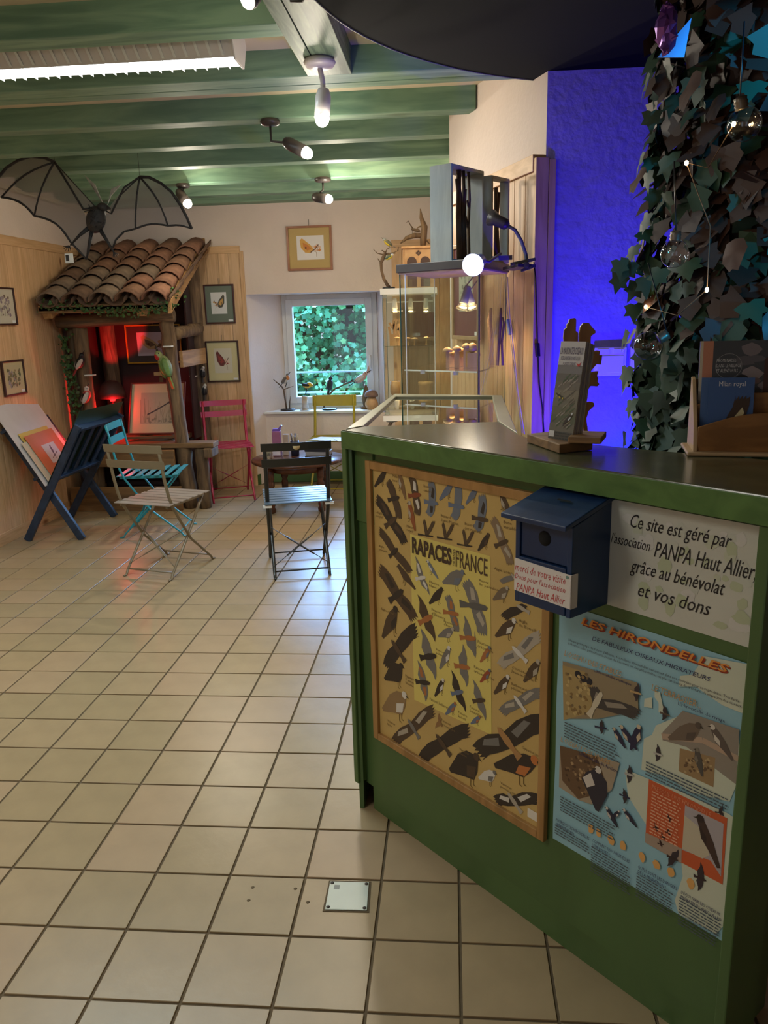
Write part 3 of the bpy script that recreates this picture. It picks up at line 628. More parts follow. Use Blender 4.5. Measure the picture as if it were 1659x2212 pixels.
# ---------------------------------------------------------------- white association sign
ws = thing('sign', 'laminated white sign in black script on the counter front beside blue box', 'sign', mat=PM)
lbox(MB(), (.817, .902, .001), (1.1265, 1.124, .003)).build('sheet', plain('laminated_paper', (205, 206, 194), .16, var=.03, scale=9), ws, local=True)
pw = Print(.0032)
random.seed(21)
for k in range(46):
    u = random.uniform(.85, 1.11); v = random.uniform(.925, 1.1); pw.blob(u, v, random.uniform(.006, .016), random.choice(((196, 200, 176), (186, 194, 160), (200, 202, 188), (210, 208, 200))), 1, 9, random.uniform(.6, 1.3))
def v1(u, v): return fr(1080+u/2.8653, 1030+v/2.8653)
for s, a, b, hh, dy in (('Ce site est géré par', (818, 225), (1440, 430), .036, .002), ('PANPA Haut Allier,', (965, 395), (1590, 600), .036, .0), ("l'association", (696, 338), (936, 445), .022, .0), ('grâce au bénévolat', (815, 500), (1400, 680), .036, .0), ('et vos dons', (865, 650), (1310, 825), .028, .0)):
    p = v1(*a); q = v1(*b); pw.text(s, p[0], p[1]-hh, q[0], p[1], (34, 30, 32), lay=3, shear=.35)
pw.build('lettering', ws)
# ---------------------------------------------------------------- blue donation nesting box
bx = thing('donation_box', 'dark blue wooden nest box used for donations on the counter front', 'box', mat=PM)
m_blue = wood('box_blue', (20, 46, 84), (30, 60, 102), 'Z', 6, 5, .38, rnd=.05)
# projection: local (s, z, e)
def onE(px, py, e):
    d = ray(px, py); t = (O3+N3*e-CAM).dot(N3)/d.dot(N3); P = CAM+d*t; return (P-O3).dot(D3), P.z
EB = .125
fs0 = onE(1113, 1180, EB)[0]; fs1 = onE(1234, 1250, EB)[0]; fz0 = onE(1232, 1338, EB)[1]; fz1 = onE(1232, 1135, EB)[1]
print('box front', fs0, fs1, fz0, fz1)
bs0, bs1 = fs0, fs1
zt_f, zt_b = fz1-.004, fz1+.03
def lprism(m_, pts, vec, mi=0): return m_.prism(pts, vec, mi)
lprism(MB(), [(bs0, fz0, 0.002), (bs0, fz0, EB), (bs0, zt_f, EB), (bs0, zt_b, .002)], (.012, 0, 0)).build('side_board', m_blue, bx, bevel=.002, local=True)
lprism(MB(), [(bs1-.012, fz0, 0.002), (bs1-.012, fz0, EB), (bs1-.012, zt_f, EB), (bs1-.012, zt_b, .002)], (.012, 0, 0)).build('side_board', m_blue, bx, bevel=.002, local=True)
m_ = MB(); m_.bb((bs0+.012, fz0+.004, .004), (bs1-.012, fz0+.016, EB-.004)); m_.build('bottom_board', m_blue, bx, bevel=.001, local=True)
zmid = fz0+(zt_f-fz0)*.55
m_ = MB(); m_.bb((bs0+.0122, fz0+.002, EB-.014), (bs1-.0122, zmid-.001, EB+.002)); m_.build('front_board', m_blue, bx, bevel=.002, local=True)
m_ = MB(); m_.bb((bs0+.0122, zmid+.001, EB-.014), (bs1-.0122, zt_f-.002, EB-.004)); m_.build('front_board', m_blue, bx, bevel=.002, local=True)
hs = (bs0+bs1)/2; hz = onE(1174, 1164, EB)[1]; hs = onE(1174, 1164, EB)[0]
m_ = MB(); m_.lathe([(.0155, 0), (.0155, .0006)], (hs, hz, EB-.0042), 24, axis=(0, 0, 1)); m_.build('entrance_hole', plain('hole_black', (5, 6, 9), .9, var=0), bx, local=True)
ov = .014
m_ = MB(); m_.prism([(bs0-ov, zt_b+.002, .0), (bs0-ov, zt_f-.002, EB+.03), (bs0-ov, zt_f+.008, EB+.03), (bs0-ov, zt_b+.014, .0)], (bs1-bs0+2*ov-.008, 0, 0)); m_.build('lid', m_blue, bx, bevel=.002, local=True)
sl = (zt_f-zt_b)/(EB+.03)
def lidp(u, e): return (u, zt_b+.0145+sl*e*.95, e)
m_ = MB(); m_.face([lidp(hs-.012, .066), lidp(hs+.02, .066), lidp(hs+.02, .072), lidp(hs-.012, .072)]); m_.build('coin_slot', plain('hole_black', (5, 6, 9)), bx, local=True)
lz0 = onE(1232, 1315, EB)[1]; lz1 = onE(1235, 1240, EB)[1]
m_ = MB(); m_.prism([(bs0+.002, lz0+.004, EB+.0025), (bs1+.004, lz0, EB+.0025), (bs1+.004, lz0, EB+.004), (bs0+.002, lz0+.004, EB+.004)], (0, lz1-lz0-.002, 0)); m_.prism([(bs1+.002, lz0, EB+.004), (bs1+.004, lz0, EB+.004), (bs1+.004, lz0, EB-.016), (bs1+.002, lz0, EB-.016)], (0, lz1-lz0-.002, 0)); m_.build('paper_label', plain('label_paper', (222, 216, 210), .6, var=.02), bx, local=True)
pb = Print(EB+.0042); hh = (lz1-lz0)/3.4
for k, s in enumerate(('merci de votre visite', "Dons pour l'association", 'PANPA Haut Allier')):
    pb.text(s, bs0+.004+(.004 if k == 2 else 0), lz1-hh*(k+1)-.003, bs1-.010, lz1-hh*k-.0075, (196, 74, 74), lay=1, shear=.3, res=1)
pb.blob(bs1-.006, lz1-.008, .004, (120, 150, 140), 1)
pb.build('lettering', bx)
# ================================================================ SHELTER with a barrel-tile roof
m_log = wood('weathered_log', (86, 66, 48), (132, 106, 76), 'Z', 9, 8, .8, rnd=.12, bump=.6)
m_logx = wood('weathered_beam', (80, 62, 46), (124, 98, 70), 'X', 9, 8, .8, rnd=.12, bump=.6)
m_rawy = wood('raw_board', (142, 104, 62), (178, 136, 84), 'Y', 7, 8, .7, rnd=.1, bump=.3)
m_rawx = wood('raw_board_x', (112, 84, 54), (150, 114, 72), 'X', 7, 8, .7, rnd=.1, bump=.3)
m_darkb = plain('dark_brown_panel', (58, 36, 32), .7, var=.12, scale=5)
m_terra = [plain('roof_tile_%s' % k, c, .85, var=.22, scale=16, bump=.5, bscale=50) for k, c in (('umber', (136, 100, 78)), ('rose', (146, 104, 82)), ('grey', (130, 110, 92)), ('orange', (166, 120, 94)), ('dark', (112, 86, 68)))]
m_leafd = plain('ivy_dark', (52, 84, 40), .6, var=.3, scale=30)
m_tag = plain('white_tag', (228, 226, 220), .5, var=0)
sh = thing('shelter', 'rustic wooden shelter with curved clay tile roof in the left corner', 'shelter', (-2.6, 4.9, 0))
def log(name, pts, r, mat=m_log, parent=sh, n=9):
    P = []; R = []
    pts = [V(p) for p in pts]
    for i in range(len(pts)-1):
        for k in range(6):
            t = k/6; P.append(pts[i].lerp(pts[i+1], t)+V((random.uniform(-1, 1), random.uniform(-1, 1), random.uniform(-1, 1)))*r*.08); R.append(r*random.uniform(.9, 1.08))
    P.append(pts[-1]); R.append(r)
    m_ = MB(); m_.tube(P, R, n, rough=.06); return m_.build(name, mat, parent)
log('corner_post', [(-2.945, 4.8, 0), (-2.95, 4.8, 1.49)], .058)
log('corner_post', [(-3.03, 4.82, 0), (-3.03, 4.84, 1.46)], .045)
log('corner_post', [(-2.155, 4.77, 0), (-2.185, 4.76, .55), (-2.215, 4.77, 1.1), (-2.225, 4.76, 1.54)], .06)
log('corner_post', [(-2.20, 5.46, 0), (-2.225, 5.46, 1.0), (-2.215, 5.46, 2.02)], .062)
log('corner_post', [(-2.99, 5.42, .5), (-3.0, 5.40, 1.9)], .066)
log('cross_beam', [(-3.09, 4.735, 1.515), (-2.15, 4.735, 1.54)], .052, m_logx)
log('side_beam', [(-2.19, 4.80, 1.40), (-2.19, 5.44, 1.43)], .05)
m_ = MB(); m_.box((-2.15, 5.12, 1.20), (.03, .62, .13)); m_.build('side_board', m_rawy, sh, bevel=.006)
m_ = MB(); m_.bb((-3.13, 5.55, .1), (-2.24, 5.575, 1.95)); m_.bb((-3.128, 4.88, .1), (-3.105, 5.55, 1.72)); m_.bb((-2.24, 5.25, .5), (-2.225, 5.55, 1.9)); m_.build('back_panel', m_darkb, sh)
ye, ze, yr, zr = 4.47, 1.60, 5.60, 2.10
sd = V((0, yr-ye, zr-ze)).normalized(); sn = V((0, -sd.z, sd.y)); xe0, xe1 = -3.11, -2.10
m_ = MB(); m_.bb((xe0, 4.49, 1.575), (xe1+.03, 4.52, 1.635)); m_.build('fascia_board', m_rawx, sh, bevel=.004)
m_ = MB(); m_.prism([(xe0, ye+.02, ze-.005), (xe1, ye+.02, ze-.005), (xe1, yr, zr-.03), (xe0, yr, zr-.03)], (0, 0, .022)); m_.build('roof_deck', m_rawx, sh)
for x in (-3.05, -2.32): m_ = MB(); m_.bar((x, 4.5, 1.565), (x, 5.58, 2.04), .07, .06); m_.build('rafter', m_rawy, sh, bevel=.004)
m_ = MB(); m_.prism([(xe1+.005, 4.44, 1.55), (xe1+.005, 4.47, 1.655), (xe1-.05, 5.6, 2.185), (xe1-.05, 5.6, 2.06)], (.03, 0, 0)); m_.build('rake_board', m_rawy, sh, bevel=.004)
# barrel tiles: covers over troughs
def barrel(name, L_, r0, r1, up, mat, k=7):
    m_ = MB(); vs = []
    for y_, r in ((0, r0), (L_, r1)):
        for off in (0, .011):
            for j in range(k):
                a = math.pi*(j/(k-1)); vs.append(((r-off)*math.cos(a), y_, up*((r-off)*math.sin(a)*.80)))
    q = lambda e, o, j: e*2*k+o*k+j
    fs = []
    for j in range(k-1):
        fs += [(q(0, 0, j), q(1, 0, j), q(1, 0, j+1), q(0, 0, j+1)), (q(0, 1, j+1), q(1, 1, j+1), q(1, 1, j), q(0, 1, j)), (q(0, 0, j), q(0, 0, j+1), q(0, 1, j+1), q(0, 1, j)), (q(1, 0, j+1), q(1, 0, j), q(1, 1, j), q(1, 1, j+1))]
    for j in (0, k-1): fs.append((q(0, 0, j), q(0, 1, j), q(1, 1, j), q(1, 0, j)))
    m_.add(vs, fs, 0, True); return m_.build(name, mat, sh, local=True)
protos = [barrel('roof_tile', .30, .100, .078, 1, mt) for mt in m_terra]
tro = barrel('roof_tile', .34, .085, .100, -1, m_terra[4])
used = set(); NC = 5; pitch = (xe1-xe0)/NC; NR = 6
shm = wm(sh).inverted()
import itertools
for c_ in range(NC):
    for r_ in range(NR):
        k = random.choice((0, 0, 1, 1, 2, 3)) if c_ > 1 or r_ > 2 else random.choice((0, 2, 4))
        if k in used: o = link_copy(protos[k], 'roof_tile', sh)
        else: o = protos[k]; used.add(k)
        s = r_*.188 + random.uniform(-.008, .008)
        base = V((xe0+(c_+.5)*pitch+.012, ye-.03, ze+.03)) + sd*s + sn*(.014)
        R = Matrix((V((1, 0, 0)), sd, sn)).transposed()
        tl = Matrix.Rotation(math.radians(-3.2), 3, 'X'); o.matrix_basis = shm @ (Matrix.Translation(base+sn*.006) @ (R @ tl @ Matrix.Rotation(random.uniform(-.03, .03), 3, 'Z')).to_4x4())
if True:
    ft = True
    for c_ in range(NC+1):
        for r_ in range(4):
            o = tro if ft else link_copy(tro, 'roof_tile', sh); ft = False
            base = V((xe0+c_*pitch+.012, ye-.01, ze+.035)) + sd*(r_*.29) + sn*.045
            if c_ in (0, NC): base.x += (.085 if c_ == 0 else -.06)
            R = Matrix((V((1, 0, 0)), sd, sn)).transposed(); o.matrix_basis = shm @ (Matrix.Translation(base) @ R.to_4x4())
for k in range(5):
    if k not in used: bpy.data.objects.remove(protos[k])
# bench inside the shelter
for k, y_ in enumerate((4.70, 4.86, 5.02, 5.18)):
    m_ = MB(); m_.bb((-3.05, y_, .505), (-1.91 if k == 0 else -2.29, y_+.155, .545)); m_.build('bench_board', m_rawx, sh, bevel=.004)
m_ = MB(); m_.bb((-1.99, 4.665, .43), (-1.915, 4.855, .504)); m_.build('bench_end', m_log, sh, bevel=.01)
m_ = MB(); m_.bb((-2.98, 4.64, .37), (-2.22, 4.675, .50)); m_.build('bench_apron', m_rawx, sh, bevel=.004)
m_ = MB(); m_.bb((-3.12, 4.65, 0), (-2.19, 4.68, .20)); m_.build('plinth_board', m_rawx, sh, bevel=.004)
for x, y_ in ((-2.03, 4.76), (-2.33, 5.15)): log('bench_leg', [(x, y_, 0), (x, y_, .5)], .05)
m_ = MB(); m_.bb((-3.1, 5.3, 0), (-2.27, 5.33, .5)); m_.build('back_board', m_darkb, sh)
# ivy on the shelter
def leafcloud(name, pts, n, size, mats, parent=None, spread=(.03, .03, .03), out=(0, -1, 0)):
    m_ = MB(); L5 = [(0, -.5), (.35, -.35), (.55, .05), (.22, .15), (0, .6), (-.22, .15), (-.55, .05), (-.35, -.35)]
    for i in range(n):
        t = random.random()*(len(pts)-1); k = int(t); p = V(pts[k]).lerp(V(pts[min(k+1, len(pts)-1)]), t-k)
        p = p+V([random.gauss(0, s) for s in spread]); p.x = max(p.x, -3.10); s = size*random.uniform(.6, 1.3)
        nrm = (V(out)+V([random.uniform(-.8, .8) for _ in range(3)])).normalized(); x, y, _ = basis(nrm, V((random.uniform(-1, 1), 0, random.uniform(-1, 1))))
        m_.add([p+x*(a*s)+y*(b*s)+nrm*(.15*s*(abs(a))) for a, b in L5], [(0, 1, 2, 3, 4, 5, 6, 7)], random.randrange(len(mats)))
    o = m_.build(name, mats, parent, recalc=False); return stuff(o)
m_lg = [m_leafd, plain('ivy_mid', (70, 108, 52), .6, var=.3, scale=30), plain('ivy_olive', (74, 88, 44), .6, var=.3, scale=30)]
leafcloud('ivy_garland', [(-3.02, 4.47, 1.64), (-2.8, 4.47, 1.61), (-2.5, 4.47, 1.58), (-2.3, 4.47, 1.57), (-2.12, 4.46, 1.6), (-2.08, 4.6, 1.72)], 330, .022, m_lg, sh, (.05, .015, .022))
leafcloud('ivy_garland', [(-3.05, 4.72, 1.42), (-3.04, 4.72, 1.1), (-3.02, 4.72, .78)], 230, .026, m_lg, sh, (.022, .02, .02))
# ---------------------------------------------------------------- framed pictures
def frame_on(name, label, O_, u, v, w_, u0, v0, u1, v1, fw_, fcol, mcol, draw, art=None, group=None, cat='picture', metal=0, cord=True, tagc=True):
    u, v, w_ = V(u), V(v), V(w_); t = thing(name, label, cat, mat=plane_mat(O_, u, v, w_), group=group)
    mf = plain('frame_%d_%d_%d' % fcol, fcol, .35, metal, var=.08, scale=20)
    for a, b in (((u0, v0, .002), (u0+fw_, v1, .02)), ((u1-fw_, v0, .002), (u1, v1, .02)), ((u0+fw_, v0, .002), (u1-fw_, v0+fw_, .02)), ((u0+fw_, v1-fw_, .002), (u1-fw_, v1, .02))):
        m_ = MB(); m_.bb(a, b); m_.build('frame_bar', mf, t, bevel=.002, local=True)
    m_ = MB(); m_.bb((u0+fw_, v0+fw_, .002), (u1-fw_, v1-fw_, .010)); m_.build('mat_board', pcol(mcol), t, local=True)
    p = Print(.0105); a0, b0, a1, b1 = art
    a0 = u0+(u1-u0)*a0; a1 = u0+(u1-u0)*a1; b0 = v0+(v1-v0)*b0; b1 = v0+(v1-v0)*b1
    draw(p, a0, b0, a1, b1)
    if tagc: p.rect(u1-fw_-.05, v0+fw_+.004, u1-fw_-.008, v0+fw_+.022, (226, 226, 226), 4)
    p.build('artwork', t)
    if cord:
        m_ = MB(); m_.tube([((u0+u1)/2, v1-.005, .004), ((u0+u1)/2+.002, v1+.05, .004)], .0018, 5); m_.build('hanging_cord', plain('cord_grey', (120, 112, 100), .7, var=0), t, local=True)
    return t
def butterfly(c1, c2, bgc, flip=1, big=1, extra=None):
    def d(p, a0, b0, a1, b1):
        p.rect(a0, b0, a1, b1, bgc, 1); w_ = a1-a0; h_ = b1-b0; X = lambda x: a0+w_*(x if flip > 0 else 1-x); Y = lambda y: b0+h_*y
        p.poly([(X(.62), Y(.42)), (X(.5), Y(.62)), (X(.2), Y(.9)), (X(.12), Y(.82)), (X(.15), Y(.5)), (X(.3), Y(.3)), (X(.5), Y(.28))], c1, 2)
        p.poly([(X(.55), Y(.45)), (X(.4), Y(.62)), (X(.22), Y(.72)), (X(.25), Y(.5)), (X(.38), Y(.38))], c2, 3)
        p.disc(X(.33), Y(.5), w_*.035, w_*.035, (90, 60, 40), 4)
        p.line([(X(.5), Y(.3)), (X(.68), Y(.45)), (X(.8), Y(.62))], w_*.035, (110, 80, 60), 4)
        p.line([(X(.72), Y(.12)), (X(.72), Y(.3)), (X(.62), Y(.36))], w_*.015, (150, 120, 90), 3)
        for _ in range(9): p.blob(X(random.uniform(.6, .85)), Y(random.uniform(.35, .6)), w_*.05, random.choice((c2, (220, 190, 170), (200, 160, 130))), 2, 7)
    return d
def flowers(cs, bgc, n=40):
    def d(p, a0, b0, a1, b1):
        p.rect(a0, b0, a1, b1, bgc, 1)
        for _ in range(n): p.blob(random.uniform(a0+.015, a1-.015), random.uniform(b0+.015, b1-.02), random.uniform(.006, .016), random.choice(cs), 2+_ % 3, 8)
        for _ in range(8):
            x = random.uniform(a0+.02, a1-.02); p.line([(x, b0+.01), (x+random.uniform(-.01, .01), (b0+b1)/2)], .0025, (110, 116, 84), 2)
    return d
BW = (V((0, YB-.023, 0)), (1, 0, 0), (0, 0, 1), (0, -1, 0)); BWp = (V((0, YB, 0)), (1, 0, 0), (0, 0, 1), (0, -1, 0)); LW = (V((XL-.008, 0, 0)), (0, 1, 0), (0, 0, 1), (1, 0, 0))
random.seed(5)
frame_on('framed_picture', 'brown framed orange butterfly watercolour hanging above the window', *BWp, -1.413, 1.893, -1.022, 2.258, .018, (158, 104, 74), (190, 164, 104), butterfly((214, 164, 80), (206, 130, 62), (228, 226, 226)), (.22, .24, .82, .78), tagc=False)
frame_on('framed_picture', 'dark framed swallowtail butterfly with grey green mat on pine panel', *BW, -2.168, 1.466, -1.90, 1.800, .013, (78, 44, 36), (112, 122, 106), butterfly((90, 84, 70), (206, 160, 90), (224, 222, 216), -1), (.22, .25, .74, .80))
frame_on('framed_picture', 'dark framed red butterfly with cream mat on pine panel above red chair', *BW, -2.19, .957, -1.892, 1.318, .013, (66, 42, 36), (206, 194, 146), butterfly((110, 52, 46), (150, 60, 50), (206, 198, 176), 1), (.24, .22, .78, .82))
frame_on('framed_picture', 'dark framed flower print on left pine wall, upper one', *LW, 3.93, 1.498, 4.218, 1.757, .012, (66, 36, 30), (196, 190, 172), flowers(((130, 116, 128), (112, 92, 84), (150, 140, 140)), (196, 190, 172), 26), (.25, .2, .82, .85), cord=False)
frame_on('framed_picture', 'dark framed leafy flower print on left pine wall, lower one', *LW, 3.93, 1.008, 4.22, 1.255, .012, (66, 36, 30), (196, 180, 138), flowers(((118, 116, 84), (100, 104, 70), (142, 136, 140), (132, 110, 80)), (188, 176, 140), 46), (.2, .2, .85, .86), cord=False)
# in the shelter
frame_on('framed_picture', 'yellow framed butterfly print lit red inside the shelter', V((0, 5.52, 0)), (1, 0, 0), (0, 0, 1), (0, -1, 0), -2.875, 1.14, -2.375, 1.475, .012, (196, 150, 40), (66, 56, 50), butterfly((196, 176, 132), (120, 100, 80), (206, 200, 214), 1), (.2, .2, .82, .8), tagc=False)
m_ = MB(); m_.tube([(-2.62, 5.515, 1.47), (-2.62, 5.515, 1.60)], .004, 6); t_ = m_.build('chain', plain('chain_grey', (170, 170, 170), .3, 1), None); tag(t_, 'short beaded chain holding the yellow framed print in the shelter', 'chain')
A_ = at(252, 833, Y=5.06); B_ = at(372, 826, Y=5.06); C_ = at(278, 940, Y=4.90); uu = (B_-A_); uu.z = 0; uu.normalize(); vv = (A_-C_); vv = (vv-uu*vv.dot(uu)).normalized(); ww = uu.cross(vv)
def lizard(p, a0, b0, a1, b1):
    p.rect(a0, b0, a1, b1, (176, 168, 142), 1)
    for _ in range(26):
        x = random.uniform(a0+.01, a1-.02); p.line([(x, b0+.01), (x+random.uniform(-.03, .03), b0+random.uniform(.05, .22))], .003, random.choice(((150, 142, 112), (136, 130, 104))), 2)
    p.line([(a0+(a1-a0)*.2, b0+(b1-b0)*.3), (a0+(a1-a0)*.45, b0+(b1-b0)*.45), (a0+(a1-a0)*.78, b0+(b1-b0)*.68)], .011, (62, 60, 62), 4)
    p.disc(a0+(a1-a0)*.78, b0+(b1-b0)*.68, .012, .009, (70, 66, 64), 5)
    for _ in range(14): p.blob(random.uniform(a0+.03, a1-.02), b0+random.uniform(.01, .05), .010, (132, 130, 110), 3)
frame_on('framed_picture', 'large framed pencil drawing with cream mat standing on shelter bench', C_, uu, vv, ww, 0, 0, .47, .445, .013, (110, 44, 34), (206, 194, 154), lizard, (.2, .2, .86, .8), cord=False, tagc=False)
# small table easel under it
t = thing('table_easel', 'small wooden table easel under the large framed drawing in shelter', 'easel', (-2.45, 5.0, .545))
m_ = MB(); m_.bar((-2.68, 4.84, .575), (-2.24, 4.88, .575), .03, .02); m_.build('ledge', m_rawx, t, bevel=.002)
m_ = MB(); m_.bar((-2.46, 5.10, .57), (-2.46, 5.18, 1.09), .03, .015); m_.build('mast', m_rawx, t, bevel=.002)
m_ = MB(); m_.box((-2.46, 5.135, 1.07), (.085, .03, .03)); m_.build('clip', plain('pale_wood', (196, 160, 110), .6), t, bevel=.002)
for x in (-2.62, -2.32): m_ = MB(); m_.bar((x, 4.86, .57), (x, 5.2, .56), .02, .025); m_.build('foot', m_rawx, t, bevel=.002)
# red domed lamp
t = thing('red_lamp', 'dark domed lamp glowing red inside the shelter', 'lamp', (-2.84, 5.02, .545))
m_ = MB(); m_.lathe([(.05, 0), (.05, .015), (.01, .02), (.01, .35)], (-2.84, 5.02, .545), 12); m_.build('stand', m_darkb, t)
m_ = MB(); m_.lathe([(.115, .36), (.108, .42), (.085, .47), (.05, .50), (.0, .51)], (-2.84, 5.02, .545-.02), 18); m_.build('shade', plain('lamp_brown', (74, 46, 40), .6), t)
m_ = MB(); m_.lathe([(.02, 0), (.025, .02), (.015, .05)], (-2.84, 5.02, .86), 12); m_.build('bulb', emit('red_glow', (1, .02, .02), 3), t)
# ---------------------------------------------------------------- V-shaped print rack
m_navy = wood('navy_paint', (28, 44, 66), (40, 60, 86), 'Y', 6, 6, .4, rnd=.05, bump=.05)
m_navl = plain('navy_side', (38, 58, 84), .35, var=.1)
rk = thing('print_rack', 'dark blue wooden X-frame rack holding prints by the left wall', 'rack', (-2.85, 4.1, 0))
y0, y1_ = 3.76, 4.42
def A3(px, py, y_): return at(px, py, Y=y_)
nB0, nB1 = A3(58, 1170, y0), A3(166, 920, y0); nA0, nA1 = A3(172, 1168, y0), A3(2, 925, y0)
fB0, fB1 = A3(148, 1113, y1_), A3(259, 895, y1_); fA0 = A3(243, 1120, y1_)
for q in (nB0, nA0, fB0, fA0): q.z = .004
fA1 = nA1+(fA0-nA0)*.95
for a, b, s in ((nB0, nB1, 0), (nA0, nA1, .032), (fB0, fB1, 0), (fA0, fA1, .032)):
    m_ = MB(); m_.bar(a+V((0, s, .01)), b+V((0, s, 0)), .032, .05, up=(1, 0, 0)); 
    m_ = MB(); d_ = (b-a).normalized(); side = d_.cross(V((0, 1, 0))).normalized()*.026
    a2 = a+V((0, s, 0)); b2_ = b+V((0, s, 0)); m_.prism([a2-side, a2+side, b2_+side, b2_-side], (0, .03, 0)); m_.build('leg', m_navy, rk, bevel=.003)
def along(a, b, t_): return a.lerp(b, t_)
for t0 in (.97, .56):
    m_ = MB(); m_.bar(along(nB0, nB1, t0)+V((0, .0, 0)), along(fB0, fB1, t0), .05, .022, up=(nB1-nB0)); m_.build('rail', m_navy, rk, bevel=.003)
    m_ = MB(); m_.bar(along(nA0, nA1, t0), along(fA0, fA1, t0), .05, .022, up=(nA1-nA0)); m_.build('rail', m_navy, rk, bevel=.003)
for k in (.2, .42, .64, .86):
    m_ = MB(); m_.bar(along(nB0, nB1, .56).lerp(along(fB0, fB1, .56), k), along(nB0, nB1, .97).lerp(along(fB0, fB1, .97), k), .055, .014, up=(1, 0, 0)); m_.build('slat', m_navy, rk, bevel=.002)
inn = V((-.022, 0, 0))
pan = [along(nB0, nB1, .5)+inn, along(fB0, fB1, .5)+inn, along(fB0, fB1, 1.12)+inn, along(nB0, nB1, 1.12)+inn]
pt_ = thing('green_board', 'dark green board standing in the blue rack, right side', 'board', tuple(pan[0]))
m_ = MB(); m_.prism(pan, (-.008, 0, 0)); m_.build('board', plain('board_green', (30, 54, 34), .4, var=.05), pt_)
for nm, lb, px4, c, dx in (('print_sheet', 'large white mounted sheet leaning left in the blue rack', ((0, 903), (96, 876), (158, 962), (106, 1030)), (206, 200, 204), 0),):
    pass
ln = along(nA0, nA1, .5); ll = along(nA0, nA1, 1.18); fn = along(fA0, fA1, .5); fl_ = along(fA0, fA1, 1.18); off = V((.045, 0, 0))
ws_ = thing('mounted_print', 'large white mounted sheet leaning left in the blue rack', 'print', tuple(ln))
m_ = MB(); m_.prism([ln+off+V((0, -.03, 0)), fn+off, fl_+off, ll+off+V((0, -.03, 0))], (.006, 0, 0)); m_.build('sheet', plain('sheet_white', (214, 208, 210), .35, var=.03), ws_)
nx = (ll-ln).cross(fn-ln).normalized()
if nx.x < 0: nx = -nx
def sheet_on(label, name, a, b, h0, h1, colr, lift, art=None):
    P0 = ln.lerp(fn, a)+(ll-ln)*h0; P1 = ln.lerp(fn, b)+(ll-ln)*h0; U = (P1-P0).normalized(); Wd = (P1-P0).length; Vv = ((ll-ln)-U*(ll-ln).dot(U)).normalized(); Hh = (ll-ln).length*(h1-h0)
    P0 = P0+off+nx*lift; t = thing(name, label, 'print', mat=plane_mat(P0, U, Vv, U.cross(Vv)))
    m_ = MB(); m_.bb((0, 0, 0), (Wd, Hh, .003)); m_.build('sheet', plain('sheet_%d' % colr[0], colr, .5, var=.03), t, local=True)
    if art:
        p = Print(.0033); p.rect(Wd*.3, Hh*.3, Wd*.75, Hh*.72, (206, 198, 190), 1)
        p.perch((Wd*.55, Hh*.66), (Wd*.5, Hh*.42), (84, 70, 74), (110, 50, 60), 1, 3, False); p.line([(Wd*.4, Hh*.4), (Wd*.66, Hh*.5)], .006, (90, 72, 60), 2); p.line([(Wd*.52, Hh*.6), (Wd*.5, Hh*.36)], .006, (100, 90, 70), 2)
        p.build('artwork', t)
sheet_on('yellow mat sheet behind the orange one in the blue rack', 'mounted_print', .10, .80, .03, .63, (214, 186, 92), .012)
sheet_on('cream mat sheet at the front of the blue rack', 'mounted_print', .02, .7, .0, .52, (206, 200, 176), .017)
sheet_on('orange mounted bird print in the blue rack', 'mounted_print', .14, .84, .02, .58, (198, 118, 78), .023, True)
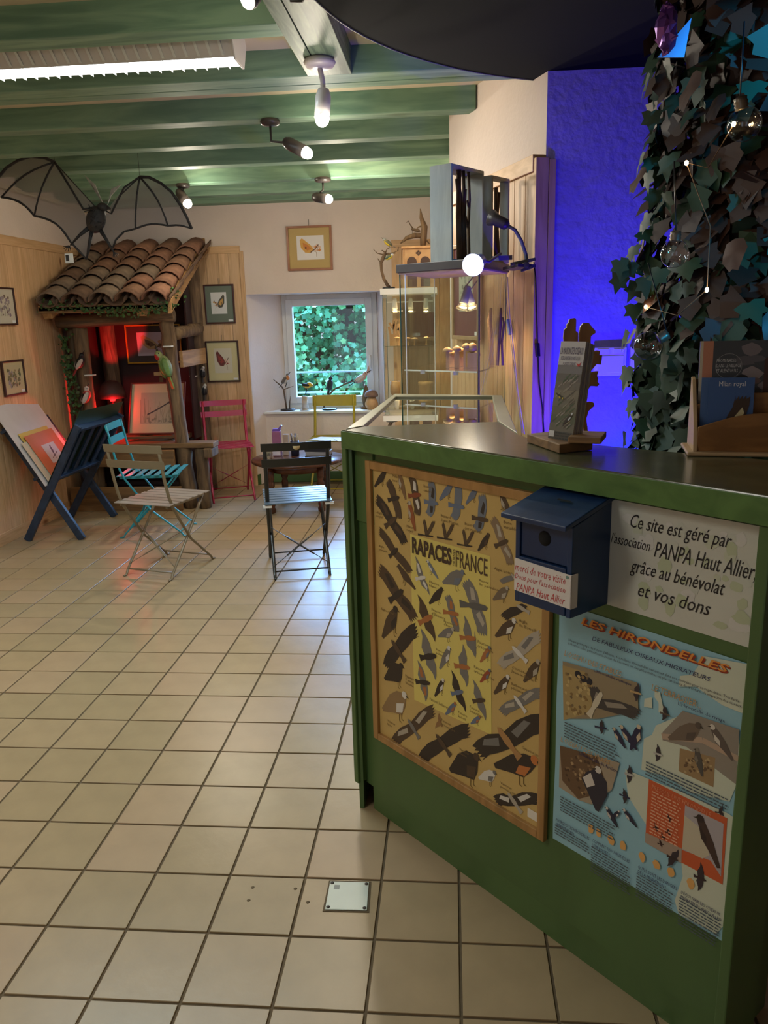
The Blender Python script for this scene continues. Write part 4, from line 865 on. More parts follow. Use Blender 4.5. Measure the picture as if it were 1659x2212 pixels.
# ---------------------------------------------------------------- folding bistro chairs
def bistro(label, fcol, scol, loc, rz, back='two', tagged=False):
    mf = plain('chair_paint_%d_%d_%d' % fcol, fcol, .3, 0, var=.05); ms = plain('chair_paint_%d_%d_%d' % scol, scol, .28, 0, var=.05)
    t = thing('folding_chair', label, 'chair', loc, rz); q = dict(parent=t, local=True)
    w_ = .178
    for sx in (-1, 1):
        x = sx*w_
        m_ = MB(); m_.tube([(x, -.25, .81), (x, -.235, .72), (x, -.215, .60), (x, -.19, .50), (x, -.16, .43), (x*.99, -.10, .34), (x*.97, 0, .20), (x*.97, .20, .03), (x*.97, .215, .006), (x*.97, .24, .004)], [.009, .012, .012, .012, .012, .011, .011, .010, .009, .008], 6, flat=.6); m_.build('upright', mf, **q)
        x2 = sx*(w_-.016)
        m_ = MB(); m_.tube([(x2, .175, .435), (x2, .06, .30), (x2, -.20, .03), (x2, -.215, .006), (x2, -.24, .004)], [.011, .011, .010, .009, .008], 6, flat=.6); m_.build('leg', mf, **q)
        m_ = MB(); m_.bar((x2, -.20, .438), (x2, .19, .438), .012, .016); m_.build('seat_rail', mf, **q)
    for y_, xx_ in ((.195, w_*.97), (-.195, w_-.016)):
        m_ = MB(); m_.tube([(-xx_, y_, .038), (xx_, y_, .038)], .005, 6); m_.build('rung', mf, **q)
    for sx in (-1, 1):
        a = V((-sx*(w_-.01), -.03, .27)); b = V((sx*(w_-.01), -.175, .06)); m_ = MB(); m_.tube([a, a.lerp(b, .25), a.lerp(b, .27), a.lerp(b, .73), a.lerp(b, .75), b], [.004, .004, .010, .010, .004, .004], 6, flat=.4); m_.build('brace', mf, **q)
    for k in range(7):
        y_ = -.195+k*.064; m_ = MB(); m_.prism([(-.197, y_-.019, .449), (.197, y_-.019, .449), (.197, y_+.019, .452), (-.197, y_+.019, .452)], (0, 0, .006)); m_.build('seat_slat', ms, bevel=.001, **q)
    bl = ((.765, .812, -.25, -.241), (.672, .72, -.237, -.226)) if back == 'two' else ((.715, .812, -.25, -.236),)
    for z0_, z1_, ya, yb_ in bl:
        m_ = MB(); n_ = 6; vs = []
        for i in range(n_+1):
            x = -.2+.4*i/n_; bow = .012*(1-(2*i/n_-1)**2)
            vs += [(x, yb_-bow-.006, z0_), (x, yb_-bow, z0_), (x, ya-bow, z1_), (x, ya-bow-.006, z1_)]
        fs = [(i*4+j, i*4+(j+1) % 4, (i+1)*4+(j+1) % 4, (i+1)*4+j) for i in range(n_) for j in range(4)]+[(3, 2, 1, 0), (n_*4, n_*4+1, n_*4+2, n_*4+3)]
        m_.add(vs, fs); m_.build('backrest_slat', mf, bevel=.001, **q)
    if tagged:
        m_ = MB(); m_.lathe([(.021, 0), (.021, .002)], (0.0, -.262, .79), 18, axis=(0, -1, .1)); o = m_.build('maker_label', plain('oval_label', (206, 186, 140), .4, var=0), **q)
        o.scale = (1.0, 1, 1)
        for x, y_ in ((-.18, -.2), (.18, -.2)):
            m_ = MB(); m_.box((x, y_, .436), (.05, .016, .014)); m_.build('plastic_stop', m_white, bevel=.001, **q)
    return t
bistro('beige metal folding chair seen from behind, nearest the left wall', (132, 118, 94), (164, 150, 138), (-1.775, 3.175, 0), -.27)
bistro('black framed folding chair with blue grey slatted seat before the low table', (34, 34, 32), (88, 108, 126), (-.955, 3.20, 0), .26, tagged=True)
bistro('turquoise metal folding chair facing the shelter bench', (42, 150, 166), (58, 160, 174), (-2.155, 4.03, 0), -math.pi/2+.12)
bistro('red metal folding chair against the pine panel', (176, 34, 66), (180, 44, 74), (-1.925, 5.18, 0), math.pi+.36)
bistro('yellow metal folding chair under the window behind the table', (168, 152, 28), (168, 152, 28), (-1.07, 5.47, 0), math.pi, back='one')
# ---------------------------------------------------------------- low round table and what lies on it
m_dw = wood('dark_table_wood', (70, 38, 24), (98, 56, 36), 'X', 7, 8, .25, rnd=0, bump=.05)
tc = V((-1.24, 4.75, 0)); TH = .41
tb = thing('round_table', 'low round dark wood table with turned legs', 'table', tuple(tc))
m_ = MB(); m_.lathe([(.35, TH-.03), (.37, TH-.02), (.372, TH-.008), (.365, TH)], tc, 40); m_.build('tabletop', m_dw, tb)
m_ = MB(); m_.lathe([(.25, TH-.09), (.25, TH-.03)], tc, 24); m_.build('apron', m_dw, tb)
for dx, dy in ((-.185, -.2), (.2, -.15), (-.16, .2), (.18, .22)):
    m_ = MB(); m_.lathe([(.016, 0), (.028, .01), (.03, .03), (.02, .05), (.026, .06), (.028, .18), (.02, .20), (.03, .22), (.03, .24), (.022, .26), (.028, .28), (.03, TH-.03)], tc+V((dx, dy, 0)), 12); m_.build('leg', m_dw, tb)
def tabpt(px, py, z=TH, Y=4.86): p = at(px, py, Y=Y); return V((p.x, Y, z+.0005))
p = tabpt(598, 950); t = thing('milk_carton', 'purple and pink drink carton with open flap on the low table', 'carton', tuple(p))
m_ = MB(); m_.box(p+V((0, 0, .1)), (.064, .062, .20)); m_.build('body', plain('carton_pink', (150, 92, 128), .4, var=.1, scale=25), t, bevel=.004)
m_ = MB(); m_.box(p+V((0, -.0316, .035)), (.062, .0006, .06)); m_.build('band', plain('carton_white', (206, 196, 204), .4), t)
m_ = MB(); m_.prism([p+V((-.03, -.02, .2)), p+V((.03, -.02, .2)), p+V((.03, .02, .2)), p+V((-.03, .02, .2))], (.005, 0, .02)); m_.bar(p+V((.015, 0, .21)), p+V((.045, 0, .245)), .03, .012); m_.build('cap', plain('cap_purple', (104, 74, 168), .4), t)
p = tabpt(614, 966); t = tag(MB().box(p+V((.01, .03, .085)), (.045, .03, .17)).build('paper_box', plain('box_cream', (188, 168, 150), .6), None, bevel=.002), 'narrow cream cardboard box beside the drink carton', 'box')
p = tabpt(637, 965); t = thing('pencil_pot', 'dark blue pot crammed with pens on the low table', 'pot', tuple(p))
m_ = MB(); m_.lathe([(.034, 0), (.036, .12), (.03, .118), (.03, .01)], p, 16); m_.build('pot', plain('pot_navy', (30, 38, 62), .35), t)
for k in range(9):
    a = random.uniform(0, 6.28); m_ = MB(); m_.tube([p+V((math.cos(a)*.012, math.sin(a)*.012, .02)), p+V((math.cos(a)*.03, math.sin(a)*.03, random.uniform(.14, .18)))], .0055, 6)
    m_.build('pen', plain('pen_%d' % (k % 3), ((30, 28, 28), (150, 140, 120), (74, 54, 40))[k % 3], .4), t)
gl = glassy('drinking_glass', (.93, .95, .94), 0, 1.3)
for k, (px, py, Y_) in enumerate(((577, 985, 4.78), (581, 992, 4.66))):
    p = tabpt(px, py, TH, Y_); o = MB().lathe([(.026, 0), (.033, .09), (.031, .09), (.024, .004)], p, 18).build('drinking_glass', gl, None)
    tag(o, 'clear tumbler at the left edge of the low table, %s' % ('rear one' if k == 0 else 'front one'), 'glass')
p = tabpt(685, 970, TH, 4.76)
for k, (dz, hh_, c, dx, lb) in enumerate(((0, .012, (70, 56, 50), 0, 'bottom brown book'), (.013, .03, (150, 150, 156), .005, 'thick grey book in the middle'), (.044, .05, (28, 32, 44), -.004, 'thick black book near the top'), (.095, .006, (150, 176, 196), 0, 'pale blue folder on top'))):
    o = MB().box(p+V((dx, .06, dz+hh_/2+.001)), (.20-.01*k, .15, hh_), Matrix.Rotation(-.06*k, 3, 'Z')).build('book', plain('book_%d' % c[0], c, .5), None, bevel=.001); tag(o, lb+' of the stack on the low table', 'book')
for k in range(4):
    o = MB().box((-1.10+.07*k, 5.40-.03*k, .4605+.003*k), (.24, .18, .002), Matrix.Rotation(.25*(k-1.5), 3, 'Z')).build('paper_sheet', plain('paper_white', (214, 212, 226), .6, var=.02), None)
    tag(o, ('leftmost', 'second from left', 'third from left', 'rightmost')[k]+' loose white sheet of paper on the seat of the yellow chair', 'paper', 'loose sheets on the yellow chair')
# ================================================================ CARVED BIRDS
m_beak = plain('beak_dark', (48, 42, 36), .4, var=0)
m_blk = plain('black_paint', (26, 26, 30), .35, var=.1)
m_twig = wood('twig_bark', (74, 56, 42), (118, 94, 70), 'Z', 14, 4, .8, rnd=.1, bump=.5)
m_pale = wood('pale_turned_wood', (186, 140, 92), (208, 166, 116), 'Z', 10, 3, .45, rnd=.08)
def colm(c): return plain('bird_%d_%d_%d' % c, c, .5, var=.12, scale=80)
def bird3d(parent, c, d, L_, back, belly, head=None, wing=None, tail=None, up=(0, 0, 1), legs=None, cap=None, beak=.16, bcol=None):
    "carved bird: one body mesh (breast, back, tail), head cap, wings, beak, legs"
    c = V(c); d = V(d).normalized(); x, y, _ = basis(d, V(up))
    m_ = MB(); m_.ell(c, (L_*.15, L_*.165, L_*.30), d, up, 14, 10, 0); m_.ell(c+y*L_*.015+d*-.02*L_, (L_*.152, L_*.155, L_*.29), d, up, 14, 10, 1)
    m_.ell(c+d*L_*.30+y*L_*.06, (L_*.105, L_*.105, L_*.12), d, up, 12, 8, 2)
    T0 = c-d*L_*.2+y*L_*.02; T1 = c-d*L_*.62+y*L_*.02
    m_.prism([T0+x*L_*.06-y*L_*.02, T1+x*L_*.065, T1-x*L_*.065, T0-x*L_*.06-y*L_*.02], y*L_*.035, 3)
    b = m_.build('bird_body', [colm(belly), colm(back), colm(head or back), colm(tail or back)], parent)
    for s in (-1, 1):
        w_ = MB(); w_.ell(c+x*s*L_*.115+y*L_*.045-d*L_*.05, (L_*.05, L_*.10, L_*.26), (d*1.0-y*.1), up, 10, 7, 0); w_.build('wing', colm(wing or back), b)
        e = MB(); e.ell(c+d*L_*.34+y*L_*.08+x*s*L_*.088, (L_*.02,)*3, d, up, 6, 5); e.build('eye', m_blk, b)
    k = MB(); k.tube([c+d*L_*.39+y*L_*.05, c+d*L_*(.42+beak)+y*L_*.03], [L_*.035, L_*.004], 6); k.build('beak', colm(bcol) if bcol else m_beak, b)
    if cap:
        k = MB(); k.ell(c+d*L_*.28+y*L_*.115, (L_*.08, L_*.06, L_*.10), d, up, 10, 6); k.build('crown', colm(cap), b)
    if legs is not None:
        for s in (-1, 1):
            p = c+x*s*L_*.06-y*L_*.12; q = V(legs)+x*s*L_*.05
            k = MB(); k.tube([p, p.lerp(q, .5)+d*L_*.03, q], L_*.015, 5); k.build('leg', m_beak, b)
    return b
def sill(px, py, Y=5.87): p = at(px, py, Y=Y); return p
SZ = .6625
# fieldfare on a branch stand
def discbase(t, x, y, z, r, h_=.014, mat=None): m_ = MB(); m_.lathe([(r, 0), (r*1.02, h_*.6), (r*.95, h_)], (x, y, z), 24); return m_.build('base', mat or m_blk, t)
bp_ = sill(622, 880); t = thing('bird_carving', 'carved thrush with orange breast on a forked twig at the left of the sill', 'carving', (bp_.x, 5.87, SZ))
discbase(t, bp_.x, 5.87, SZ, .068)
m_ = MB(); q = lambda a, b, Y=5.87: at(a, b, Y=Y)
m_.tube([(sill(619, 880).x, 5.87, SZ+.01), q(616, 862), q(613, 842), q(608, 834)], [.009, .008, .008, .006], 7, rough=.12); m_.tube([q(608, 834), q(598, 826), q(590, 819)], [.007, .005, .002], 6); m_.tube([q(613, 842), q(622, 838), q(634, 834)], [.005, .004, .002], 6); m_.tube([(sill(625, 878).x, 5.875, SZ+.01), q(626, 868), q(628, 855)], [.006, .005, .002], 6)
m_.build('branch', m_twig, t)
bird3d(t, q(617, 820), q(625, 809)-q(612, 827), .155, (116, 110, 106), (204, 194, 178), (126, 122, 120), (110, 102, 96), (96, 90, 86), legs=q(617, 835))
k = MB(); k.ell(q(622, 816, 5.85), (.017, .017, .024), (0, 0, 1)); k.build('breast_patch', colm((196, 128, 72)), t)
# oriole on a birch log
lp = sill(660, 884); t = thing('bird_carving', 'carved yellow bird standing on a short birch log on the sill', 'carving', (lp.x, 5.87, SZ))
m_ = MB(); m_.lathe([(.052, 0), (.052, .006)], (lp.x, 5.87, SZ), 20); m_.build('base', plain('birch_white', (206, 196, 186), .6, var=.15, scale=30), t)
m_ = MB(); m_.tube([(lp.x, 5.87, SZ+.006), (lp.x-.004, 5.87, SZ+.07), (lp.x+.002, 5.87, SZ+.128)], [.032, .029, .032], 12, rough=.05); m_.build('birch_log', plain('birch_bark', (196, 178, 160), .8, var=.3, scale=26, bump=.4), t)
bird3d(t, q(663, 833), V((1, -.2, -.08)), .145, (30, 30, 36), (222, 176, 40), (226, 180, 42), (34, 34, 40), (30, 30, 36), legs=(lp.x, 5.87, SZ+.135), bcol=(70, 60, 60))
k = MB(); k.ell(q(668, 830), (.02, .018, .026), (1, 0, 0)); k.build('yellow_head', colm((226, 180, 42)), t)
# blackbird and hoopoe on a shared branch
dp_ = sill(712, 882); t = thing('bird_carving', 'carved blackbird on a branch stand behind the yellow chair back', 'carving', (dp_.x, 5.87, SZ)); discbase(t, dp_.x, 5.87, SZ, .068)
m_ = MB(); m_.tube([(sill(699, 882).x, 5.87, SZ+.012), q(702, 868), q(714, 850), q(722, 841), q(745, 830), q(768, 822)], [.008, .008, .008, .008, .006, .004], 7, rough=.12); m_.tube([q(742, 831), q(745, 820), q(748, 813)], [.005, .004, .002], 6); m_.build('branch', m_twig, t)
bird3d(t, q(712, 831), q(713, 817)-q(708, 848), .18, (26, 28, 34), (34, 38, 48), (26, 28, 34), (26, 28, 34), (26, 28, 34), up=(0, 1, .3), legs=q(714, 846))
t2 = thing('bird_carving', 'carved hoopoe with barred wings and raised crest at the window right', 'carving', (at(775, 838, Y=5.9).x, 5.9, SZ))
hc = at(779, 818, Y=5.9); hd = at(794, 806, Y=5.9)-at(762, 829, Y=5.9)
hb = bird3d(t2, hc, hd, .20, (196, 160, 144), (206, 172, 158), (206, 166, 150), (206, 200, 196), (30, 30, 34), beak=.25)
for k_ in range(4):
    p_ = hc-hd.normalized()*(.05-.024*k_); k = MB(); k.ell(p_+V((0, -.012, .006)), (.016, .02, .0055), hd, (0, 0, 1), 10, 6); k.build('wing_bar', m_blk, hb)
k = MB(); k.prism([at(790, 806, Y=5.9), at(799, 806, Y=5.9), at(797, 789, Y=5.9)], (0, .006, 0)); k.build('crest', colm((206, 166, 150)), hb)
m_ = MB(); pb_ = at(790, 882, Y=5.9); m_.lathe([(.045, 0), (.05, .02), (.02, .03)], (pb_.x, 5.9, SZ), 16); m_.tube([(pb_.x, 5.9, SZ+.02), at(788, 862, Y=5.9), at(791, 845, Y=5.9), at(790, 832, Y=5.9)], [.02, .026, .024, .012], 10, rough=.15); m_.build('driftwood', m_log, t2)
# turned wooden mushroom
mp_ = sill(803, 886, 5.85); t = thing('wooden_mushroom', 'big turned wooden mushroom with brown cap on the window sill', 'mushroom', (mp_.x, 5.85, SZ))
m_ = MB(); m_.lathe([(.040, 0), (.060, .03), (.062, .05), (.052, .08), (.04, .105), (.035, .12)], (mp_.x, 5.85, SZ), 24); m_.build('stem', m_pale, t)
m_ = MB(); m_.lathe([(.02, .112), (.062, .116), (.064, .13), (.055, .155), (.035, .172), (0.001, .18)], (mp_.x, 5.85, SZ), 24); m_.build('cap', wood('mushroom_cap', (120, 92, 76), (150, 120, 100), 'X', 12, 3, .6, rnd=0), t)
# woodpeckers fixed to the shelter posts
def pecker(label, c, d, L_, back, belly, head, cap=None, up=(-1, 0, .2), **kw):
    t = thing('woodpecker_carving', label, 'carving', tuple(c)); bird3d(t, c, d, L_, back, belly, head, cap=cap, up=up, **kw); return t
W4 = lambda a, b, Y: at(a, b, Y=Y)
pecker('carved black and white woodpecker on left shelter post, upper one', W4(173, 783, 4.70), W4(182, 765, 4.70)-W4(165, 803, 4.70), .19, (26, 26, 30), (30, 28, 30), (26, 26, 30), wing=(190, 180, 170), tail=(170, 60, 60), up=(-.6, -.5, .2))
pecker('carved black and white woodpecker on left shelter post, lower one', W4(186, 856, 4.70), W4(193, 836, 4.70)-W4(181, 878, 4.70), .20, (26, 26, 30), (196, 90, 80), (210, 200, 190), wing=(206, 196, 186), tail=(26, 26, 30), up=(-.6, -.5, .2))
pecker('carved green woodpecker with red crown on front shelter post', W4(357, 790, 4.68), W4(349, 765, 4.68)-W4(372, 820, 4.68), .30, (96, 128, 62), (140, 150, 96), (150, 158, 104), cap=(180, 40, 36), up=(-.5, -.5, -.1))
pecker('small carved spotted woodpecker on rear shelter post, upper one', W4(437, 805, 5.40), V((.1, 0, 1)), .14, (30, 28, 30), (196, 190, 180), (196, 190, 180), up=(1, -.4, 0))
pecker('small carved spotted woodpecker on rear shelter post, lower one', W4(441, 843, 5.40), V((.1, 0, 1)), .14, (30, 28, 30), (196, 190, 180), (196, 190, 180), up=(1, -.4, 0))
pecker('tiny carved tit clinging to the shelter rake board', W4(401, 590, 5.0), V((.1, 0, 1)), .09, (50, 56, 66), (200, 190, 90), (206, 200, 190), up=(1, -.4, 0))
for (px, py, Y, w_) in ((195, 810, 4.70, .07), (363, 748, 4.68, .065), (418, 812, 5.38, .06)):
    p = at(px, py, Y=Y); m_ = MB(); m_.bb((p.x-w_/2, Y-.03, p.z-.006), (p.x+w_/2, Y+.03, p.z+.004)); m_.build('name_strip', m_tag, sh, bevel=.001)
# ================================================================ DISPLAY CABINETS
g_case = glassy('case_glass', (.94, .97, .95), 0, .9)
m_capd = plain('cabinet_cap_dark', (66, 60, 60), .4, var=.06); m_steel = plain('steel', (150, 146, 130), .3, .8, var=.05); m_gedge = plain('glass_edge', (52, 84, 74), .2, var=0)
m_grey = wood('grey_washed_wood', (128, 132, 130), (146, 150, 146), 'Z', 10, 5, .55, rnd=.03)
def spotlet(parent, p, target, sc_=1.0, housing=None, glow=26, watt=1.3):
    p = V(p); d = (V(target)-p).normalized()
    m_ = MB(); m_.lathe([(.012*sc_, -.075*sc_), (.014*sc_, -.07*sc_), (.018*sc_, -.03*sc_), (.02*sc_, 0)], p, 12, axis=d); m_.build('lamp_housing', housing or m_white, parent)
    m_ = MB(); m_.lathe([(.018*sc_, 0), (.032*sc_, .028*sc_), (.030*sc_, .029*sc_), (.016*sc_, .002*sc_)], p, 16, axis=d); m_.build('lamp_reflector', glassy('lamp_glass', (.95, .9, .8), .1, 2), parent)
    m_ = MB(); m_.lathe([(.022*sc_, .016*sc_), (.026*sc_, .022*sc_), (.001, .024*sc_)], p, 14, axis=d); m_.build('lamp_bulb', emit('warm_bulb', (1, .78, .5), glow), parent)
    lamp('cabinet_light', 'SPOT', tuple(p+d*.03*sc_), watt, (1, .62, .30), .015, tuple(p+d), 130, .6)
# cabinet A, white topped, beside the window
ca = thing('display_cabinet', 'glass display cabinet with white top standing beside the window', 'cabinet', (-.34, 5.15, 0))
ax0, ax1, ay0, ay1 = -.548, -.135, 4.97, 5.36
m_ = MB(); m_.bb((ax0-.015, ay0-.015, 1.655), (ax1+.015, ay1+.015, 1.70)); m_.build('top', m_white, ca, bevel=.002)
m_ = MB(); m_.bb((ax0-.01, ay0-.01, 0), (ax1+.01, ay1+.01, .70)); m_.build('base', m_white, ca, bevel=.002)
for a, b in (((ax0, ay0), (ax1, ay0+.005)), ((ax0, ay0+.006), (ax0+.005, ay1)), ((ax1-.005, ay0+.006), (ax1, ay1)), ((ax0+.006, ay1-.005), (ax1-.006, ay1))):
    m_ = MB(); m_.bb((a[0], a[1], .70), (b[0], b[1], 1.655)); m_.build('glass_pane', g_case, ca)
for x in (ax0, ax0+.03, ax1-.004):
    m_ = MB(); m_.bb((x, ay0-.002, .70), (x+.003, ay0+.001, 1.655)); m_.build('glass_edge', m_gedge, ca)
for x in (ax0+.002, ax1-.03):
    for z in (.705, 1.628): m_ = MB(); m_.bb((x, ay0-.005, z), (x+.035, ay0+.008, z+.02)); m_.build('hinge', m_steel, ca)
za = at(890, 746, Y=5.05).z
m_ = MB(); m_.bb((ax0+.008, ay0+.01, za-.004), (ax1-.008, ay1-.01, za)); m_.build('shelf', glassy('shelf_glass', (.85, .95, .9), 0, 1.5), ca)
m_ = MB(); m_.tube([(ax0+.02, 5.15, 1.60), (ax1-.02, 5.15, 1.60)], .005, 6); m_.build('lamp_bar', m_white, ca)
for px in (853, 887, 920):
    p = at(px, 667, Y=5.15); m_ = MB(); m_.tube([(p.x+.01, 5.15, 1.6), p+V((0, 0, .04))], .004, 5); m_.build('lamp_stem', m_white, ca); spotlet(ca, p, p+V((0, -.1, -1)), 1.1, watt=5)
zf = .702
def item(name, label, cat, x, y, z, fn, group=None):
    t = MB(); fn(t, V((x, y, z))); o = t.build(name, m_pale); return tag(o, label, cat, group)
pt = lambda px, Y, : at(px, 720, Y=Y).x
def coral(m_, p):
    m_.bb(p+V((-.04, -.012, 0)), p+V((.04, .012, .09)))
    for a, b in (((-.03, .09), (-.045, .15)), ((0, .09), (-.005, .2)), ((.025, .09), (.035, .17)), ((-.005, .14), (-.04, .18)), ((-.005, .16), (.02, .21)), ((.03, .13), (.05, .14))): m_.bar(p+V((a[0], 0, a[1]-.01)), p+V((b[0], 0, b[1])), .016, .018)
item('wooden_coral', 'branching orange wooden carving on the white-topped cabinet glass shelf', 'carving', pt(852, 5.12), 5.12, za+.0005, coral)
def mush(h_, r): return lambda m_, p: m_.lathe([(.008, 0), (.006, .01), (.005, h_*.8), (r, h_*.8), (r*.9, h_*.92), (r*.3, h_), (.001, h_)], p, 14)
for k, (px, h_, r, Y, lb) in enumerate(((857, .07, .026, 5.03, 'in front of the wooden coral'), (881, .062, .022, 5.1, 'second from the left'), (895, .06, .028, 5.04, 'in the middle'), (921, .065, .024, 5.08, 'at the right end'))):
    item('wooden_mushroom', 'small wooden mushroom on the white-topped cabinet shelf, '+lb, 'mushroom', pt(px, Y), Y, za+.0005, mush(h_, r), 'small mushrooms in the white-topped cabinet')
item('wooden_goblet', 'turned wooden goblet low in the white-topped cabinet', 'goblet', pt(851, 5.1), 5.1, zf, lambda m_, p: m_.lathe([(.048, 0), (.05, .012), (.02, .02), (.045, .035), (.015, .05), (.03, .07), (.012, .09), (.012, .14), (.03, .16), (.04, .18), (.04, .27), (.036, .27), (.034, .2)], p, 18))
item('wooden_bowl', 'flat round wooden box with lid low in the white-topped cabinet', 'bowl', pt(880, 5.2), 5.2, zf, lambda m_, p: m_.lathe([(.055, 0), (.06, .07), (.075, .072), (.075, .08), (.001, .085)], p, 20))
item('wooden_jar', 'tall turned wooden jar with lid low in the white-topped cabinet', 'jar', pt(918, 5.24), 5.24, zf, lambda m_, p: m_.lathe([(.05, 0), (.055, .02), (.055, .22), (.062, .225), (.062, .25), (.001, .255)], p, 20))
item('wooden_dish', 'shallow turned wooden dish in front of the jar in the white-topped cabinet', 'dish', pt(917, 5.05), 5.05, zf, lambda m_, p: m_.lathe([(.03, 0), (.035, .06), (.055, .075), (.056, .082), (.02, .07)], p, 20))
# pine bird-house box with arches on cabinet A, driftwood on top
t = thing('arched_box', 'pine box with two arches and a clover hole on the white-topped cabinet', 'box', (-.26, 5.15, 1.70))
m_ = MB(); bx0, bx1 = -.385, -.14
m_.bb((bx0, 5.06, 1.7005), (bx0+.012, 5.24, 2.0)); m_.bb((bx1-.012, 5.06, 1.7005), (bx1, 5.24, 2.0)); m_.bb((bx0+.012, 5.225, 1.7005), (bx1-.012, 5.24, 2.0)); m_.bb((bx0+.012, 5.075, 1.7005), (bx1-.012, 5.22, 1.71)); m_.build('carcass', m_pale, t, bevel=.001)
m_ = MB(); m_.bb((bx0-.01, 5.04, 2.0), (bx1+.01, 5.25, 2.016)); m_.build('lid', m_pale, t, bevel=.002)
m_ = MB(); m_.bb((bx0+.012, 5.062, 1.7005), (bx1-.012, 5.072, 2.0)); m_.build('front', m_pale, t, bevel=.001)
for c_ in (-.315, -.21):
    for zb_ in (1.86, 1.712):
        m_ = MB(); m_.prism([(c_-.038, 5.0615, zb_)]+[(c_-.038*math.cos(a), 5.0615, zb_+(.04 if zb_ > 1.8 else .09)+.038*math.sin(a)) for a in [math.pi*k/10 for k in range(11)]]+[(c_+.038, 5.0615, zb_)], (0, -.001, 0)); m_.build('arch_opening', plain('opening_dark', (84, 66, 60), .9, var=0), t)
for dx, dz in ((0, .012), (0, -.012), (.013, 0), (-.013, 0)): m_ = MB(); m_.lathe([(.009, 0), (.009, .001)], (-.262+dx, 5.0615, 1.965+dz), 10, axis=(0, -1, 0)); m_.build('clover_hole', plain('opening_dark', (84, 66, 60)), t)
t = thing('driftwood_sculpture', 'driftwood heron-like sculpture on top of the arched pine box', 'sculpture', (-.26, 5.15, 2.016))
Q5 = lambda a, b: at(a, b, Y=5.15)
m_ = MB(); m_.tube([Q5(913, 535), Q5(914, 515), Q5(917, 490), Q5(910, 470), Q5(908, 451)], [.02, .026, .024, .016, .004], 9, rough=.12); m_.tube([Q5(913, 510), Q5(895, 509), Q5(878, 514), Q5(865, 526)], [.02, .022, .016, .004], 9, rough=.12); m_.tube([Q5(917, 515), Q5(928, 527)], [.01, .004], 6); m_.tube([Q5(910, 489), Q5(905, 490), Q5(899, 495)], [.008, .006, .003], 6); m_.build('driftwood', m_log, t)
m_ = MB(); m_.ell(Q5(898, 497), (.012, .014, .04), (1, 0, -.25)); m_.tube([Q5(892, 494), Q5(886, 485), Q5(882, 477), Q5(878, 481)], [.007, .004, .004, .002], 6); m_.tube([Q5(891, 497), Q5(891, 508)], .002, 5); m_.build('wire_bird', m_twig, t)
# tits on a branch stand on cabinet A
t = thing('bird_carving', 'carved wagtail and blue tit on a gnarled branch above the window side', 'carving', (-.5, 5.05, 1.70))
Q6 = lambda a, b: at(a, b, Y=5.05)
discbase(t, Q6(840, 628).x, 5.05, 1.7005, .05)
m_ = MB(); m_.tube([(Q6(840, 625).x, 5.05, 1.71), Q6(838, 618), Q6(829, 603), Q6(824, 585), Q6(823, 568), Q6(828, 556), Q6(833, 545)], [.016, .014, .012, .011, .013, .015, .009], 8, rough=.12)
for a, b, c_ in (((828, 550), (815, 547), (806, 538)), ((833, 545), (836, 538), (845, 534)), ((833, 548), (850, 546), (859, 542)), ((859, 543), (860, 537), (861, 533)), ((823, 568), (817, 560), (816, 558)), ((831, 545), (826, 541), (824, 541)), ((833, 550), (845, 549), (838, 546))): m_.tube([Q6(*a), Q6(*b), Q6(*c_)], [.006, .004, .002], 6)
m_.build('branch', m_twig, t)
bird3d(t, Q6(838, 525), Q6(830, 519)-Q6(850, 533), .12, (110, 112, 98), (206, 178, 50), (150, 152, 146), (104, 100, 80), (80, 76, 70), legs=Q6(842, 534))
bird3d(t, Q6(840, 556), Q6(849, 552)-Q6(828, 563), .105, (104, 118, 76), (196, 180, 70), (206, 206, 204), (86, 100, 84), (70, 80, 84), cap=(70, 96, 130))
# cabinet B, corner-on, with the dark cap
cb = thing('display_cabinet', 'tall corner glass display cabinet with thick dark cap behind the counter', 'cabinet', (0, 2.2, 0))
KL, KC, KR = V((-.245, 2.09, 0)), V((.103, 1.84, 0)), V((.250, 2.325, 0)); KB = KL+KR-KC
cen = (KL+KC+KR+KB)/4
def ins(p, k): return cen+(p-cen)*k
def quadp(m_, z0, z1, k=1.0): return m_.prism([ins(p, k)+V((0, 0, z0)) for p in (KL, KC, KR, KB)], (0, 0, z1-z0))
quadp(MB(), 1.666, 1.700).build('cap', [m_capd], cb, bevel=.002)
quadp(MB(), 1.660, 1.6655, .97).build('cap_underside', plain('cap_underside', (196, 160, 150), .5), cb)
quadp(MB(), 0, .72, .98).build('base', m_capd, cb, bevel=.002)
cs = [ins(p, .94) for p in (KL, KC, KR, KB)]
for i in range(4):
    a, b = cs[i], cs[(i+1) % 4]; d_ = (b-a).normalized()*.006; n_ = d_.cross(V((0, 0, 1))).normalized()*.005
    m_ = MB(); m_.prism([a+d_+V((0, 0, .72)), b-d_+V((0, 0, .72)), b-d_-n_+V((0, 0, .72)), a+d_-n_+V((0, 0, .72))], (0, 0, .94)); m_.build('glass_pane', g_case, cb)
for i, (p, w_, mt) in enumerate(((cs[0], .007, m_gedge), (cs[0]+(cs[1]-cs[0])*.07, .005, m_white), (cs[1], .013, m_steel), (cs[2], .004, m_gedge), (cs[3], .006, m_white))):
    m_ = MB(); m_.box(p+V((0, 0, 1.19)), (w_*.6, w_*.6, .939), Matrix.Rotation(.6, 3, 'Z')); m_.build('corner_post', mt, cb)
zsh = [at(1033, 803, Y=cs[1].y).z, .98]
